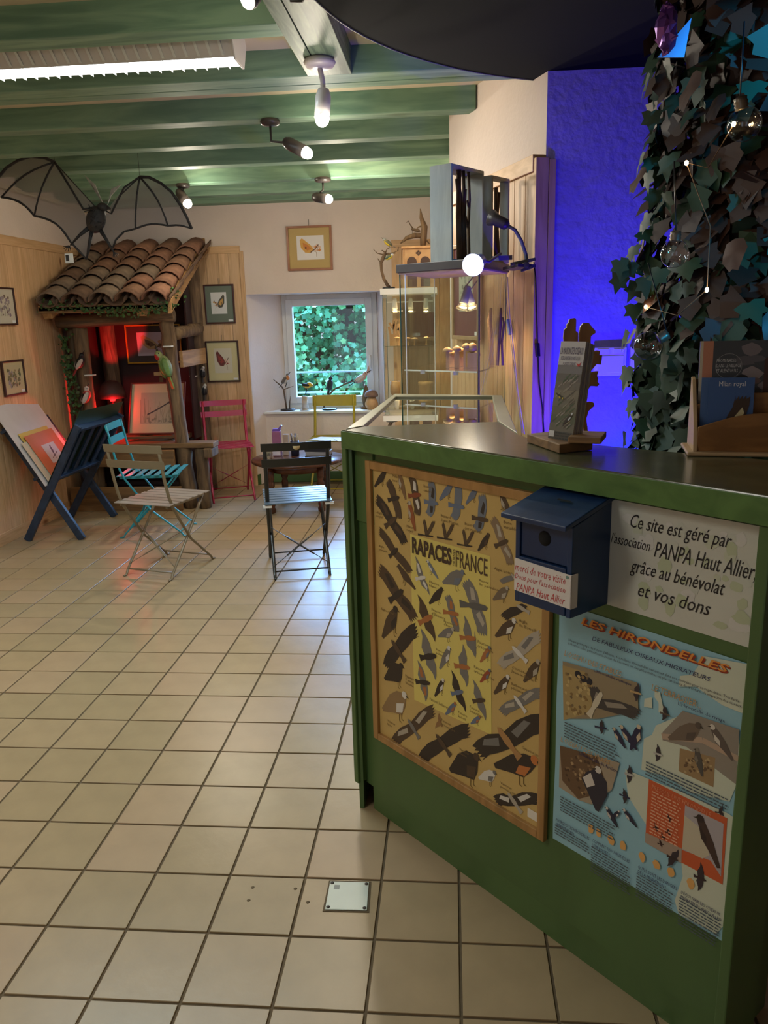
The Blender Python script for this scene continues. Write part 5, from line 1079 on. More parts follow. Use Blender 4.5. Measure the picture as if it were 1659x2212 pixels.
for z in zsh:
    a_, b__ = ins(KL, .895)+V((0, 0, z-.003)), ins(KC, .895)+V((0, 0, z-.003)); m_ = MB(); m_.bar(a_, b__, .003, .006); m_.build('shelf_edge', m_white, cb)
    quadp(MB(), z-.005, z, .90).build('shelf', glassy('shelf_glass'), cb)
    for k_ in (.28, .72):
        p = ins(KL.lerp(KC, k_), .92)+V((0, 0, z-.008)); m_ = MB(); m_.box(p, (.02, .02, .016)); m_.build('shelf_clip', plain('clip_clear', (206, 206, 190), .2), cb)
for k_, (px, py) in enumerate(((1002, 662), (1017, 660))):
    p = at(px, py, Y=2.16+.06*k_); p.z = at(px, 655, Y=2.16).z
    m_ = MB(); m_.tube([p+V((0, 0, .06)), p+V((.06, .08, .135))], .003, 5); m_.build('lamp_stem', m_steel, cb)
    spotlet(cb, p, p+V((-.25+.5*k_, -.1, -1)), 1.0, m_grey, 26, 3.2)
z1 = zsh[0]+.0006
def blockm(h_, w_, capr): return lambda m_, p: (m_.bb(p+V((-w_/2, -w_/2, 0)), p+V((w_/2, w_/2, h_))), m_.lathe([(capr, h_), (capr*.9, h_+.012), (capr*.3, h_+.02), (.001, h_+.021)], p, 12))
for px, Y, h_, w_, cr_, lb in ((967, 2.12, .07, .014, .022, 'leftmost'), (976, 2.2, .055, .03, .022, 'second from left'), (987, 2.12, .075, .022, .02, 'third from left'), (997, 2.2, .065, .026, .02, 'fourth from left'), (1007, 2.12, .085, .024, .02, 'second from right')):
    item('wooden_mushroom', 'squat carved wooden mushroom on the corner cabinet shelf, '+lb, 'mushroom', at(px, 790, Y=Y).x, Y, z1, blockm(h_, w_, cr_), 'carved mushrooms in the corner cabinet')
item('wooden_figure', 'pale round-headed wooden figure at the right of the corner cabinet shelf', 'figure', at(1020, 790, Y=2.12).x, 2.12, z1, lambda m_, p: (m_.bb(p+V((-.022, -.02, 0)), p+V((.022, .02, .065))), m_.ell(p+V((0, 0, .085)), (.022, .022, .022)), m_.bar(p+V((.02, 0, .08)), p+V((.034, 0, .05)), .01, .01)))
t = thing('driftwood_sculpture', 'upright carved driftwood figures at the right of the corner cabinet shelf', 'sculpture', (.17, 2.24, z1))
Q7 = lambda a, b: at(a, b, Y=2.22)
for pts, r in ((((1062, 792), (1061, 740), (1058, 690), (1061, 665)), .012), (((1074, 792), (1077, 745), (1080, 700), (1082, 665)), .008), (((1086, 790), (1084, 740), (1089, 700), (1086, 685)), .006)):
    P_ = [Q7(*a) for a in pts]; P_[0].z = z1+.001; m_ = MB(); m_.tube(P_, [r, r*.9, r, r*.5], 7, rough=.15); m_.build('driftwood', m_log, t)
# open wooden boxes with branches, on the cap
def shadowbox(label, K, Lc, Rc, z0, z1_, br):
    K, Lc, Rc = V(K), V(Lc), V(Rc); t = thing('branch_box', label, 'box', (K.x, K.y, z0)); u = (Rc-K); w_ = (Lc-K); th = .012; un = u.normalized(); U_ = u.length
    def pan(nm, a, b, za_, zb_): m_ = MB(); m_.prism([K+un*a+V((0, 0, za_)), K+un*b+V((0, 0, za_)), K+un*b+w_+V((0, 0, za_)), K+un*a+w_+V((0, 0, za_))], (0, 0, zb_-za_)); m_.build(nm, m_grey, t, bevel=.001)
    pan('side_board', 0, th, z0, z1_); pan('side_board', U_-th, U_, z0, z1_); pan('top_board', th, U_-th, z1_-th, z1_); pan('bottom_board', th, U_-th, z0, z0+th)
    for pts, r in br:
        P_ = [K+un*(th+(.25+.7*a)*(U_-2*th))+w_*.2+V((0, 0, z0+th+b*(z1_-z0-2*th))) for a, b in pts]; m_ = MB(); m_.tube(P_, [r*(1-.3*i/len(P_)) for i in range(len(P_))], 7, rough=.18); m_.build('branch', m_twig, t)
shadowbox('tall grey open box holding four branches, nearest on the cabinet cap', (-.009, 2.03, 0), (-.098, 2.09, 0), (.132, 2.255, 0), 1.701, 2.083,
          ((((.12, 0), (.1, .5), (.12, 1)), .012), (((.3, 0), (.25, .45), (.2, .62), (.05, .9)), .013), (((.26, .5), (.36, .75), (.34, 1)), .010), (((.42, 0), (.38, .6), (.42, .8)), .010), (((.62, 0), (.56, .4), (.62, .7), (.58, 1)), .008), (((.42, .5), (.58, .35)), .006), (((.5, .68), (.6, .6)), .005)))
e_ = at(1112, 392, Y=2.275); shadowbox('second grey open box with thin branches beside the panelled wall', (.160, 2.15, 0), (.125, 2.172, 0), (.243, 2.27, 0), 1.701, 2.05,
          ((((.1, 0), (.12, .4), (.05, .9)), .011), (((.35, 0), (.15, .5), (.3, .85)), .010)))
# cork mat, clip lamps and their leads
cl = thing('clip_lamp', 'lit clip lamp whose bright bulb faces the room, on the cabinet cap', 'lamp', (.1, 1.9, 1.70))
bb_ = at(1021, 573, Y=1.76); dd = V((-.30, -.92, -.22)).normalized()
m_ = MB(); m_.lathe([(.018, -.11), (.026, -.10), (.03, -.03), (.043, -.004), (.041, -.004), (.02, -.03)], bb_, 20, axis=dd); m_.build('lamp_head', plain('lamp_clear_blue', (110, 120, 170), .25, var=0), cl)
m_ = MB(); m_.ell(bb_+dd*.0, (.04, .04, .022), dd, nu=20, nv=12); m_.build('bulb', emit('clip_bulb', (1, .93, .8), 30), cl)
m_ = MB(); m_.tube([bb_-dd*.11, bb_-dd*.13+V((.03, .02, -.01)), (.19, 2.0, 1.725)], .006, 8); m_.bar((.17, 1.98, 1.706), (.23, 2.06, 1.712), .03, .018); m_.build('arm', plain('lamp_grey', (96, 100, 120), .4), cl)
lamp('clip_lamp_light', 'SPOT', tuple(bb_+dd*.035), 7, (1, .86, .66), .04, tuple(bb_+dd), 105, .8)
c2 = thing('clip_lamp', 'unlit gooseneck clip lamp with dark head clamped by the panelled wall', 'lamp', (.3, 2.0, 1.69))
Q8 = lambda a, b: at(a, b, Y=1.98)
m_ = MB(); m_.tube([Q8(1139, 572), Q8(1136, 550), Q8(1126, 520), Q8(1113, 497), Q8(1096, 487)], .007, 8); m_.build('gooseneck', plain('lamp_grey', (96, 100, 120)), c2)
hp = Q8(1093, 485); hd_ = (Q8(1066, 470)-hp); hd_.y += .03; m_ = MB(); m_.lathe([(.01, -.012), (.022, 0), (.024, .05), (.034, .075), (.032, .075)], hp, 16, axis=hd_.normalized()); m_.build('lamp_head', m_capd, c2)
m_ = MB(); m_.bar(Q8(1103, 571), Q8(1156, 560), .03, .012); m_.bar(Q8(1125, 585), Q8(1150, 577), .03, .01); m_.lathe([(.013, -.02), (.013, .02)], Q8(1136, 573), 12, axis=(0, 1, 0)); m_.build('clamp', m_capd, c2, bevel=.001)
m_ = MB(); m_.prism([V((.255, 1.93, 1.668)), V((.335, 2.02, 1.668)), V((.262, 2.24, 1.668)), V((.21, 2.16, 1.668))], (0, 0, .012)); o = m_.build('wall_shelf', m_capd, None); tag(o, 'small dark shelf board between cabinet cap and panelled wall', 'shelf')
def lead(label, pts, colr, r=.0022, sw=None, swc=None, group=None):
    t = thing('power_lead', label, 'cable', tuple(pts[0]), group=group)
    m_ = MB(); m_.tube(pts, r, 6); m_.build('cable', plain('cable_%d' % colr[0], colr, .4, var=0), t)
    if sw is not None: m_ = MB(); m_.bar(sw[0], sw[1], .02, .016); m_.build('switch', plain('switch_%d' % swc[0], swc, .4, var=0), t, bevel=.002)
PW = lambda a, b, o=.016: (lambda d: CAM+d*(((Pf-qp*o-CAM).dot(qp))/d.dot(qp)))(ray(a, b))
lead('white lead with inline box hanging down the pine panelling, left one', [PW(1087, 598, .03), PW(1093, 640), PW(1098, 690), PW(1102, 725), PW(1110, 790), PW(1120, 880), PW(1128, 935)], (200, 190, 200), sw=(PW(1098, 690), PW(1103, 722)), swc=(120, 140, 170))
lead('white lead hanging down the pine panelling, right one', [PW(1096, 598, .03), PW(1101, 680), PW(1110, 760), PW(1118, 840), PW(1127, 900), PW(1133, 938)], (204, 190, 200))
PE = lambda a, b: (lambda d: CAM+d*(((Pn-dp*-.034-CAM).dot(dp))/d.dot(dp)))(ray(a, b))
lead('black lead with inline switch hanging on the violet lit board end', [PE(1153, 566), PE(1157, 600), PE(1160, 700), PE(1161, 740), PE(1165, 830), PE(1172, 880), PE(1175, 940)], (24, 22, 26), .0028, sw=(PE(1160, 741), PE(1162, 770)), swc=(30, 26, 30))
# maroon-matted picture on the panelling seen through cabinet B
_a = PW(972, 600, .012); _u = dp; random.seed(9)
frame_on('framed_picture', 'tall maroon matted drawing in wood frame seen through the corner cabinet', V((Pf.x, Pf.y, 0))-qp*.012, dp, (0, 0, 1), dp.cross(V((0, 0, 1))), .12, 1.36, .52, 1.84, .02, (176, 144, 106), (96, 40, 52), flowers(((120, 124, 110), (96, 100, 90), (146, 146, 130)), (156, 156, 140), 30), (.25, .3, .75, .85), cord=False)
# ================================================================ ON THE COUNTER
ls = thing('leaflet_stand', 'wooden leaflet stand with cut-out bird and leaves on the counter', 'stand', (.24, .42, 1.187))
m_ = MB(); b0 = [at(1138, 955, Z=1.188), at(1208, 980, Z=1.188), at(1280, 972, Z=1.188)]; b3 = b0[0]+(b0[2]-b0[1])
m_.prism([(p.x, p.y, 1.188) for p in (b0[0], b0[1], b0[2], b3)], (0, 0, .020)); m_.build('base', m_rawx, ls, bevel=.002)
m_ = MB(); q0 = at(1262, 958, Z=1.21); m_.box((q0.x+.015, q0.y+.05, 1.216), (.07, .10, .014), Matrix.Rotation(-.3, 3, 'Z')); m_.build('step_block', m_rawx, ls, bevel=.002)
Yb = .50
Q9 = lambda a, b: at(a, b, Y=Yb)
m_plyb = wood('plywood_brown', (112, 78, 52), (140, 100, 66), 'Z', 9, 6, .5, rnd=0)
def ply(name, pts, th=.012, mt=None):
    m_ = MB(); m_.prism([Q9(*p) for p in pts], (0, th, 0)); m_.build(name, mt or m_plyb, ls, bevel=.001)
ply('bird_cutout', [(1262, 945), (1258, 900), (1262, 880), (1256, 860), (1250, 840), (1250, 780), (1251, 720), (1254, 705), (1260, 698), (1272, 697), (1278, 705), (1286, 714), (1287, 719), (1277, 726), (1276, 745), (1280, 765), (1277, 790), (1264, 815), (1262, 840), (1264, 870), (1275, 868), (1283, 870), (1284, 877), (1272, 888), (1267, 905), (1272, 945)])
ply('leaf_cutout', [(1219, 745), (1217, 730), (1219, 712), (1224, 708), (1225, 700), (1228, 698), (1230, 690), (1236, 688), (1243, 687), (1245, 692), (1244, 715), (1249, 719), (1249, 745)])
ply('leaf_cutout', [(1279, 765), (1281, 760), (1290, 757), (1296, 758), (1295, 768), (1301, 767), (1300, 778), (1298, 788), (1289, 787), (1278, 800), (1266, 815), (1264, 810), (1276, 790)])
ply('leaf_cutout', [(1263, 822), (1275, 806), (1282, 803), (1293, 802), (1290, 812), (1293, 818), (1291, 824), (1295, 830), (1291, 835), (1276, 834), (1266, 848), (1262, 845)])
lf = thing('leaflet_bundle', 'stack of narrow leaflets titled LA MAISON DES OISEAUX in the stand', 'leaflet', (.24, .4, 1.21))
BL_ = at(1184, 945, Z=1.209); BR_ = at(1236, 953, Z=1.209); TL_ = at(1200, 737, Y=BL_.y+.035); U_ = (BR_-BL_); U_.z = 0; Wl = U_.length; U_.normalize(); Vl = TL_-BL_; Vl = Vl-U_*Vl.dot(U_); Hl = Vl.length; Vl.normalize(); Nl = U_.cross(Vl)
lm = plane_mat(BL_, U_, Vl, Nl); lf.matrix_basis = lm; print('leaflet', Wl, Hl, U_, Nl)
for k in range(5):
    m_ = MB(); m_.bb((.0008*k, .0, -.0052*k-.0045), (Wl+.0008*k, Hl-.001*k, -.0052*k)); m_.build('leaflet', plain('leaflet_paper_%d' % (k % 2), ((150, 146, 140), (128, 122, 128))[k % 2], .35), lf, local=True, bevel=.0005)
p = Print(.0003); random.seed(3)
p.rect(0, Hl*.76, Wl, Hl, (186, 182, 182), 1)
for k in range(9): p.rect(0, Hl*(.76-.085*(k+1)), Wl, Hl*(.76-.085*k), ((120, 116, 116), (104, 98, 92), (112, 104, 92), (126, 118, 100), (118, 112, 96), (108, 104, 84), (96, 100, 78), (110, 104, 90), (86, 82, 74))[k], 1)
for k in range(46): p.poly([(lambda a, b, w_: (a, b))(0, 0, 0)]*0 or [(x0_, y0_), (x0_+.012, y0_+.01), (x0_+.014, y0_+.013), (x0_+.001, y0_+.004)] if False else [(x0_, y0_) for x0_, y0_ in ((lambda a, b: ((a, b), (a+.012, b+.010), (a+.014, b+.014), (a+.001, b+.005)))(random.uniform(.004, Wl-.018), random.uniform(Hl*.1, Hl*.62)))], random.choice(((88, 80, 70), (140, 134, 116), (76, 92, 66), (150, 140, 130))), 2)
p.text('LA MAISON DES OISEAUX', Wl*.05, Hl*.87, Wl*.96, Hl*.94, (66, 50, 88), lay=3); p.text('ET DE LA NATURE DU HAUT-ALLIER', Wl*.1, Hl*.81, Wl*.86, Hl*.85, (66, 50, 88), lay=3); p.text('A LAVOUTE-CHILHAC', Wl*.2, Hl*.76, Wl*.72, Hl*.79, (66, 50, 88), lay=3)
p.fly((Wl*.95, Hl*.80), (Wl*.75, Hl*.79), (Wl*.82, Hl*.75), (Wl*.9, Hl*.76), (190, 40, 40), None, None, True, 4)
p.perch((Wl*.4, Hl*.42), (Wl*.1, Hl*.47), (60, 54, 44), (206, 180, 60), 1, 4, False); p.perch((Wl*.86, Hl*.27), (Wl*.55, Hl*.16), (64, 54, 46), (200, 204, 206), 1, 4); p.rect(.002, .004, Wl*.25, Hl*.08, (206, 204, 200), 4); p.greek(Wl*.3, Hl*.07, Wl*.95, 3, .006, (60, 60, 56), 4)
p.build('cover_print', lf)
# literature rack
rz_ = -.17; rkR = Matrix.Rotation(rz_, 4, 'Z'); r0 = V((.476, .262, 1.1875))
lr = thing('literature_rack', 'wooden two-tier literature rack with curved fronts on the counter', 'rack', mat=Matrix.Translation(r0) @ rkR)
m_rk = wood('rack_wood', (128, 88, 46), (158, 112, 62), 'X', 10, 5, .45, rnd=0, contrast=(.4, .6)); m_rkl = plain('rack_side', (186, 158, 120), .5)
q = dict(parent=lr, local=True)
MB().bb((0, 0, 0), (.30, .135, .008)).build('base', m_rkl, bevel=.003, **q)
for x in (.012, .282): m_ = MB(); m_.prism([(x, .012, .008), (x, .125, .008), (x, .125, .155), (x, .105, .150), (x, .030, .060)], (.008, 0, 0)); m_.build('side_panel', m_rkl, bevel=.001, **q)
def curve(y_, zl, zm, name):
    m_ = MB(); n_ = 14; top = [(.020+.262*i/n_, y_, zl+(zm-zl)*math.sin(math.pi*i/n_)) for i in range(n_+1)]; m_.prism([(.020, y_, .008)]+top+[(.282, y_, .008)], (0, .006, 0)); m_.build(name, m_rk, bevel=.001, **q)
curve(.018, .058, .088, 'front_panel'); curve(.066, .10, .125, 'middle_panel')
MB().bb((.020, .118, .008), (.282, .124, .15)).build('back_panel', m_rk, **q)
def card(label, name, x0, x1, y_, z0_, z1_, th, base, draw):
    t = thing(name, label, 'card' if name == 'picture_card' else 'book', mat=Matrix.Translation(r0) @ rkR @ plane_mat((x0, y_, z0_), V((1, 0, 0)), V((0, .10, 1)).normalized(), V((0, -1, .10)).normalized()))
    w_, h_ = x1-x0, z1_-z0_; m_ = MB(); m_.bb((0, 0, -th), (w_, h_, 0)); m_.build('cover', plain('card_%d_%d_%d' % base, base, .3, var=.03), t, local=True)
    p = Print(.0001); draw(p, w_, h_); p.build('cover_print', t)
def milan(p, w_, h_):
    p.rect(0, 0, w_, h_*.35, (96, 130, 168), 1); p.rect(0, h_*.35, w_, h_, (62, 94, 146), 1)
    p.text('Milan royal', w_*.22, h_*.86, w_*.8, h_*.95, (220, 222, 228), lay=3)
    p.fly((w_*.92, h_*.74), (w_*.3, h_*-.05+.01), (w_*.74, h_*.22), (w_*.06, h_*.24), (66, 50, 40), (150, 112, 60), (206, 196, 150), False, 4)
def milan2(p, w_, h_): p.rect(0, 0, w_, h_, (70, 102, 150), 1); p.poly([(w_*.03, h_*.15), (w_*.2, h_*.38), (w_*.2, h_*.2)], (60, 46, 40), 2)
card('front blue card of a red kite marked Milan royal', 'picture_card', .040, .128, .040, .010, .158, .002, (62, 94, 146), milan)
card('blue card half hidden behind the front Milan royal card', 'picture_card', .026, .114, .048, .010, .158, .002, (66, 98, 150), milan2)
def prom(p, w_, h_):
    p.rect(.0, 0, .006, h_, (196, 184, 160), 1); p.rect(.006, 0, .026, h_, (190, 128, 100), 1); p.rect(.026, 0, w_, h_, (66, 70, 76), 1)
    for _ in range(26): p.blob(random.uniform(.09, w_-.01), random.uniform(h_*.3, h_*.95), random.uniform(.01, .026), random.choice(((120, 112, 116), (140, 130, 132), (110, 90, 90), (92, 90, 96))), 2, 8, .5)
    p.poly([(w_*.52, 0), (w_*.52, h_*.82), (w_*.56, h_*.86), (w_*.62, h_*.84), (w_*.62, 0)], (74, 50, 46), 3); p.poly([(.07, h_*.1), (.09, h_*.2), (.13, h_*.12), (.13, 0), (.07, 0)], (120, 66, 58), 3)
    c_ = [(.058+.026*math.cos(a), h_*.76+.026*math.sin(a)) for a in [2*math.pi*k/24 for k in range(25)]]; p.line(c_, .0008, (150, 150, 150), 3)
    p.text('PROMENADES\nDANS LE VILLAGE\nET ALENTOURS', .034, h_*.70, .082, h_*.83, (196, 196, 196), lay=4, res=1); p.disc(.086, h_*.62, .014, .013, (36, 36, 40), 4, 16)
card('wide illustrated walks book standing at the back of the rack', 'guide_book', .024, .27, .082, .012, .232, .012, (80, 84, 90), prom)
# ================================================================ CEILING LAMPS
m_wl = plain('lamp_white', (214, 208, 206), .35, var=.03); m_dl = plain('lamp_dark', (54, 48, 46), .35, var=.05)
def ceil_spot(label, base, joint, tail, bulb, mat, power, rb=.036, arm_r=.007, plate=.055, target=None):
    base, joint, tail, bulb = V(base), V(joint), V(tail), V(bulb)
    t = thing('ceiling_spotlight', label, 'lamp', tuple(base)); d = (bulb-tail).normalized(); L_ = (bulb-tail).length
    m_ = MB(); m_.lathe([(plate*.9, 0), (plate, -.012), (plate*.85, -.026), (plate*.25, -.032)], base, 24); m_.build('ceiling_plate', mat, t)
    m_ = MB(); m_.tube([base+V((0, 0, -.03)), joint, tail.lerp(bulb, .12)], arm_r, 8); m_.build('arm', mat, t)
    m_ = MB(); m_.lathe([(.012, 0), (rb*.75, .006), (rb, .03), (rb*1.02, L_*.80), (rb*.96, L_*.80), (rb*.9, L_*.7)], tail, 22, axis=d); m_.build('lamp_head', mat, t)
    m_ = MB(); m_.ell(tail+d*L_*.84, (rb*.90, rb*.90, L_*.2), d, nu=18, nv=12); m_.build('bulb', emit('spot_bulb', (1, .92, .78), 22), t)
    tg = bulb+d if target is None else V(target)
    lamp('ceiling_spot_light', 'SPOT', tuple(bulb+d*.03), power, (1, .87, .70), .035, tuple(tg), 165, .9)
    lamp('ceiling_spill_light', 'POINT', tuple(bulb+d*.02+V((0, 0, .0))), power*.30, (1, .9, .7), .03)
z_ = 2.449
p1_ = at(690, 128, Z=z_); ceil_spot('white ceiling spotlight pointing down, on the green main beam', p1_, at(697, 175, Y=p1_.y+.01), at(699, 192, Y=p1_.y+.02), at(695, 270, Y=p1_.y-.02), m_wl, 13, .030, .010, .062)
p2_ = at(583, 258, Z=z_); ceil_spot('dark ceiling spotlight angled to the right on the third joist', p2_, p2_+V((.0, 0, -.10)), at(615, 305, Y=p2_.y-.02), at(671, 335, Y=p2_.y-.10), m_dl, 14, .030, .006, .05)
p3_ = at(697, 384, Z=z_); ceil_spot('dark ceiling spotlight angled to the right on the far joist', p3_, p3_+V((.0, 0, -.08)), at(676, 425, Y=p3_.y), at(716, 431, Y=p3_.y-.06), m_dl, 34, .034, .007, .06)
p4_ = at(395, 397, Z=z_); ceil_spot('dark ceiling spotlight behind the bat wing', p4_, p4_+V((.0, 0, -.04)), at(385, 412, Y=p4_.y), at(409, 445, Y=p4_.y-.08), m_dl, 34, .034, .007, .05)
p5_ = V((-.57, 1.12, z_)); ceil_spot('blue black spotlight cut by the top edge of the picture', p5_, p5_+V((.02, 0, -.035)), p5_+V((.0, .02, -.045)), at(530, 3, Y=1.10), m_dl, 8, .026, .006, .03)
for (px, py) in ((640, 4), (655, 6)):
    pass
t = thing('clamp_bracket', 'black clamp fitting under the main beam at the top edge', 'bracket', (-.47, 1.26, 2.44))
pa = at(630, 0, Z=2.43); pb2 = at(652, 2, Z=2.42); m_ = MB(); m_.tube([pa+V((0, -.03, .02)), pa+V((0, -.01, -.005)), pb2, pb2+V((.02, -.03, .02))], .006, 8); m_.build('hook', m_blk, t)
def fluo(label, x0, x1, y0_):
    t = thing('fluorescent_fixture', label, 'lamp', ((x0+x1)/2, y0_+.06, 2.5))
    m_ = MB(); m_.prism([(x0, y0_-.05, 2.50), (x0, y0_+.17, 2.50), (x0, y0_+.14, 2.553), (x0, y0_-.02, 2.553)], (x1-x0, 0, 0)); m_.build('body', m_wl, t, bevel=.002)
    for y_, s in ((y0_, 1), (y0_+.12, -1)):
        m_ = MB(); m_.prism([(x0, y_-.05*s, 2.50), (x0, y_-.0*s, 2.425), (x0, y_+.004*s, 2.425), (x0, y_-.044*s, 2.50)], (x1-x0, 0, 0)); m_.build('side_reflector', m_wl, t)
        for k in range(int((x1-x0)/.045)):
            x = x0+.02+k*.045; m_ = MB(); m_.prism([(x, y_-.052*s, 2.497), (x+.010, y_-.052*s, 2.497), (x+.022, y_-.005*s, 2.43), (x+.012, y_-.005*s, 2.43)], (0, -.003*s, 0)); m_.build('louvre_rib', m_white, t)
    m_ = MB(); m_.bb((x0+.01, y0_+.008, 2.428), (x1-.01, y0_+.112, 2.433)); m_.build('light_tube', emit('tube_light', (.88, .98, 1), 9), t)
    for k in range(int((x1-x0)/.045)):
        x = x0+.03+k*.045; m_ = MB(); m_.bb((x, y0_+.004, 2.415), (x+.0015, y0_+.116, 2.428)); m_.build('louvre_fin', m_white, t)
    for x in (x0-.006, x1): m_ = MB(); m_.prism([(x, y0_-.055, 2.505), (x, y0_-.005, 2.415), (x, y0_+.125, 2.415), (x, y0_+.175, 2.505), (x, y0_+.14, 2.554), (x, y0_-.02, 2.554)], (.008, 0, 0)); m_.build('end_cap', m_wl, t, bevel=.002)
fluo('added unseen white fluorescent fill fixture behind the camera between the joists', -2.7, -1.1, -.71)  # added housing for the unseen fill light
fluo('long white fluorescent fixture with louvres between the green joists', -2.45, -.80, 1.735)
# ================================================================ HANGING WIRE BAT
m_bf = plain('bat_wire', (44, 42, 44), .6, .2, var=.3, scale=60, bump=.5)
def memb():
    m, t, b = nt('bat_membrane'); N = t.nodes; L = t.links
    b.inputs['Base Color'].default_value = (*lin((136, 126, 120)), 1); b.inputs['Roughness'].default_value = .8
    tr = N.new('ShaderNodeBsdfTransparent'); mx = N.new('ShaderNodeMixShader'); mx.inputs[0].default_value = .72
    L.new(tr.outputs[0], mx.inputs[1]); L.new(b.outputs[0], mx.inputs[2]); L.new(mx.outputs[0], N['Material Output'].inputs['Surface']); return m
m_mem = memb()
bt = thing('wire_bat', 'hanging wire-framed bat sculpture with sheer grey wings above the shelter', 'sculpture', (-2.2, 3.65, 2.2))
def B(px, py, dy=0): return at(px, py, Y=3.65+dy)
def arc(a, b, sag, n=6, dy=(0, 0)):
    a_ = V((a[0], a[1])); b_ = V((b[0], b[1])); d = b_-a_; q_ = V((-d.y, d.x)).normalized()
    return [(a_+d*(i/n)+q_*sag*math.sin(math.pi*i/n)) for i in range(n+1)]
def wire(name, pts, r=.007, parent=bt): m_ = MB(); m_.tube([B(p[0], p[1]) for p in pts], r, 7, rough=.15); m_.build(name, m_bf, parent)
lw = MB(); L1 = (118, 350); 
outer = [(118, 350), (96, 341), (66, 338), (38, 347), (14, 362), (-4, 384), (-22, 415), (-30, 440)]
wire('wing_edge', outer, .009)
sc1 = arc((-30, 440), (3, 426), -3); sc2 = arc((3, 426), (74, 466), -10); sc3 = arc((74, 466), (152, 522), -13); sc4 = [(152, 522), (170, 542), (187, 560)]
wire('wing_rib', arc((118, 350), (3, 426), 12), .006); wire('wing_rib', arc((118, 350), (74, 466), 6), .006); wire('wing_rib', [(118, 350), (150, 402), (180, 452), (207, 448)], .007)
wire('wing_hem', sc2+sc3[1:]+sc4[1:], .007); wire('wing_rib', [(118, 350), (120, 345), (207, 448)][::2], .003)
lw.face([B(p[0], p[1]) for p in outer[:]+[(3, 426)]+[tuple(p) for p in sc2[1:]]+[tuple(p) for p in sc3[1:]]+[(187, 560), (196, 505), (180, 452)]]); lw.face([B(*p) for p in ((118, 350), (180, 452), (207, 448))]); lw.build('wing_membrane', m_mem, bt)
ro = [(302, 382), (322, 383), (348, 396), (370, 414), (390, 443), (404, 470), (414, 494)]
wire('wing_edge', ro, .009); r2 = arc((414, 494), (363, 488), 4); r3 = arc((363, 488), (293, 494), 7); r4 = [(293, 494), (268, 500), (250, 518), (244, 535)]
wire('wing_hem', r2+r3[1:]+r4[1:], .006); wire('wing_rib', arc((302, 382), (363, 488), -8), .006); wire('wing_rib', arc((302, 382), (293, 494), 3), .006)
wire('wing_rib', [(302, 382), (268, 405), (240, 462), (230, 456)], .006); wire('wing_rib', [(302, 382), (262, 420), (240, 462)], .004)
rw = MB(); rw.face([B(p[0], p[1]) for p in ro+[tuple(p) for p in r2[1:]]+[tuple(p) for p in r3[1:]]+r4[1:]+[(218, 500), (230, 462), (240, 462)]]); rw.face([B(*p) for p in ((302, 382), (268, 405), (236, 448), (240, 462))]); rw.build('wing_membrane', m_mem, bt)
m_ = MB(); m_.ell(B(208, 474), (.062, .05, .085), B(216, 446)-B(200, 505), (0, 1, 0), 16, 12)
for k in range(40):
    c_ = B(208, 474); a = random.uniform(0, 6.28); bta = random.uniform(-1, 1); P0 = c_+V((math.cos(a)*.055*math.sqrt(1-bta*bta*.8), math.sin(a)*.05*math.sqrt(1-bta*bta*.8), bta*.075)); P1 = P0+V([random.uniform(-.035, .035) for _ in range(3)]); m_.tube([P0, P1], .003, 4)
body = m_.build('body', m_bf, bt)
m_ = MB(); m_.ell(B(222, 447, -.02), (.026, .024, .034), B(232, 449)-B(214, 445), (0, 1, 0)); m_.tube([B(230, 447, -.02), B(238, 451, -.03)], [.012, .006], 7); m_.build('head', m_bf, bt)
for a, b, c_ in (((222, 440), (182, 378), (205, 398)), ((232, 442), (262, 398), (240, 408))):
    m_ = MB(); m_.prism([B(*a), B(a[0]-8 if a[0] < 230 else a[0]+8, a[1]-20), B(*b), B(*c_)], (0, .006, 0)); m_.build('ear', plain('bat_ear', (150, 148, 142), .5, var=.2, scale=30), bt)
for pts in ([(192, 492), (172, 508), (152, 530)], [(198, 500), (193, 530), (187, 560)], [(216, 496), (230, 518), (246, 545)]):
    m_ = MB(); m_.tube([B(*p) for p in pts], [.014, .010, .005], 7, rough=.15); m_.build('leg', m_bf, bt)
for cx_, cy_, ds in ((150, 531, ((-14, 2), (-13, 7), (-9, 11), (-3, 13), (3, 12))), (246, 545, ((-2, 12), (3, 13), (8, 11), (12, 7)))):
    m_ = MB()
    for dx, dy in ds: m_.tube([B(cx_, cy_), B(cx_+dx*.6, cy_+dy*.5), B(cx_+dx, cy_+dy)], [.004, .003, .001], 5)
    m_.build('claws', m_bf, bt)
c0 = B(140, 548); c1 = B(160, 568); m_ = MB(); m_.bb((c0.x, 3.645, c1.z), (c1.x, 3.648, c0.z)); m_.build('card', m_tag, bt); m_ = MB(); m_.bb((c0.x+.006, 3.643, c1.z+.012), (c0.x+.026, 3.6445, c0.z-.008)); m_.build('card_photo', plain('card_dark', (50, 46, 46), .5), bt)
for px, py in ((118, 350), (302, 382)):
    a = B(px, py); m_ = MB(); m_.tube([a, V((a.x, a.y, HC))], .0012, 4); m_.build('hanging_wire', m_bf, bt)
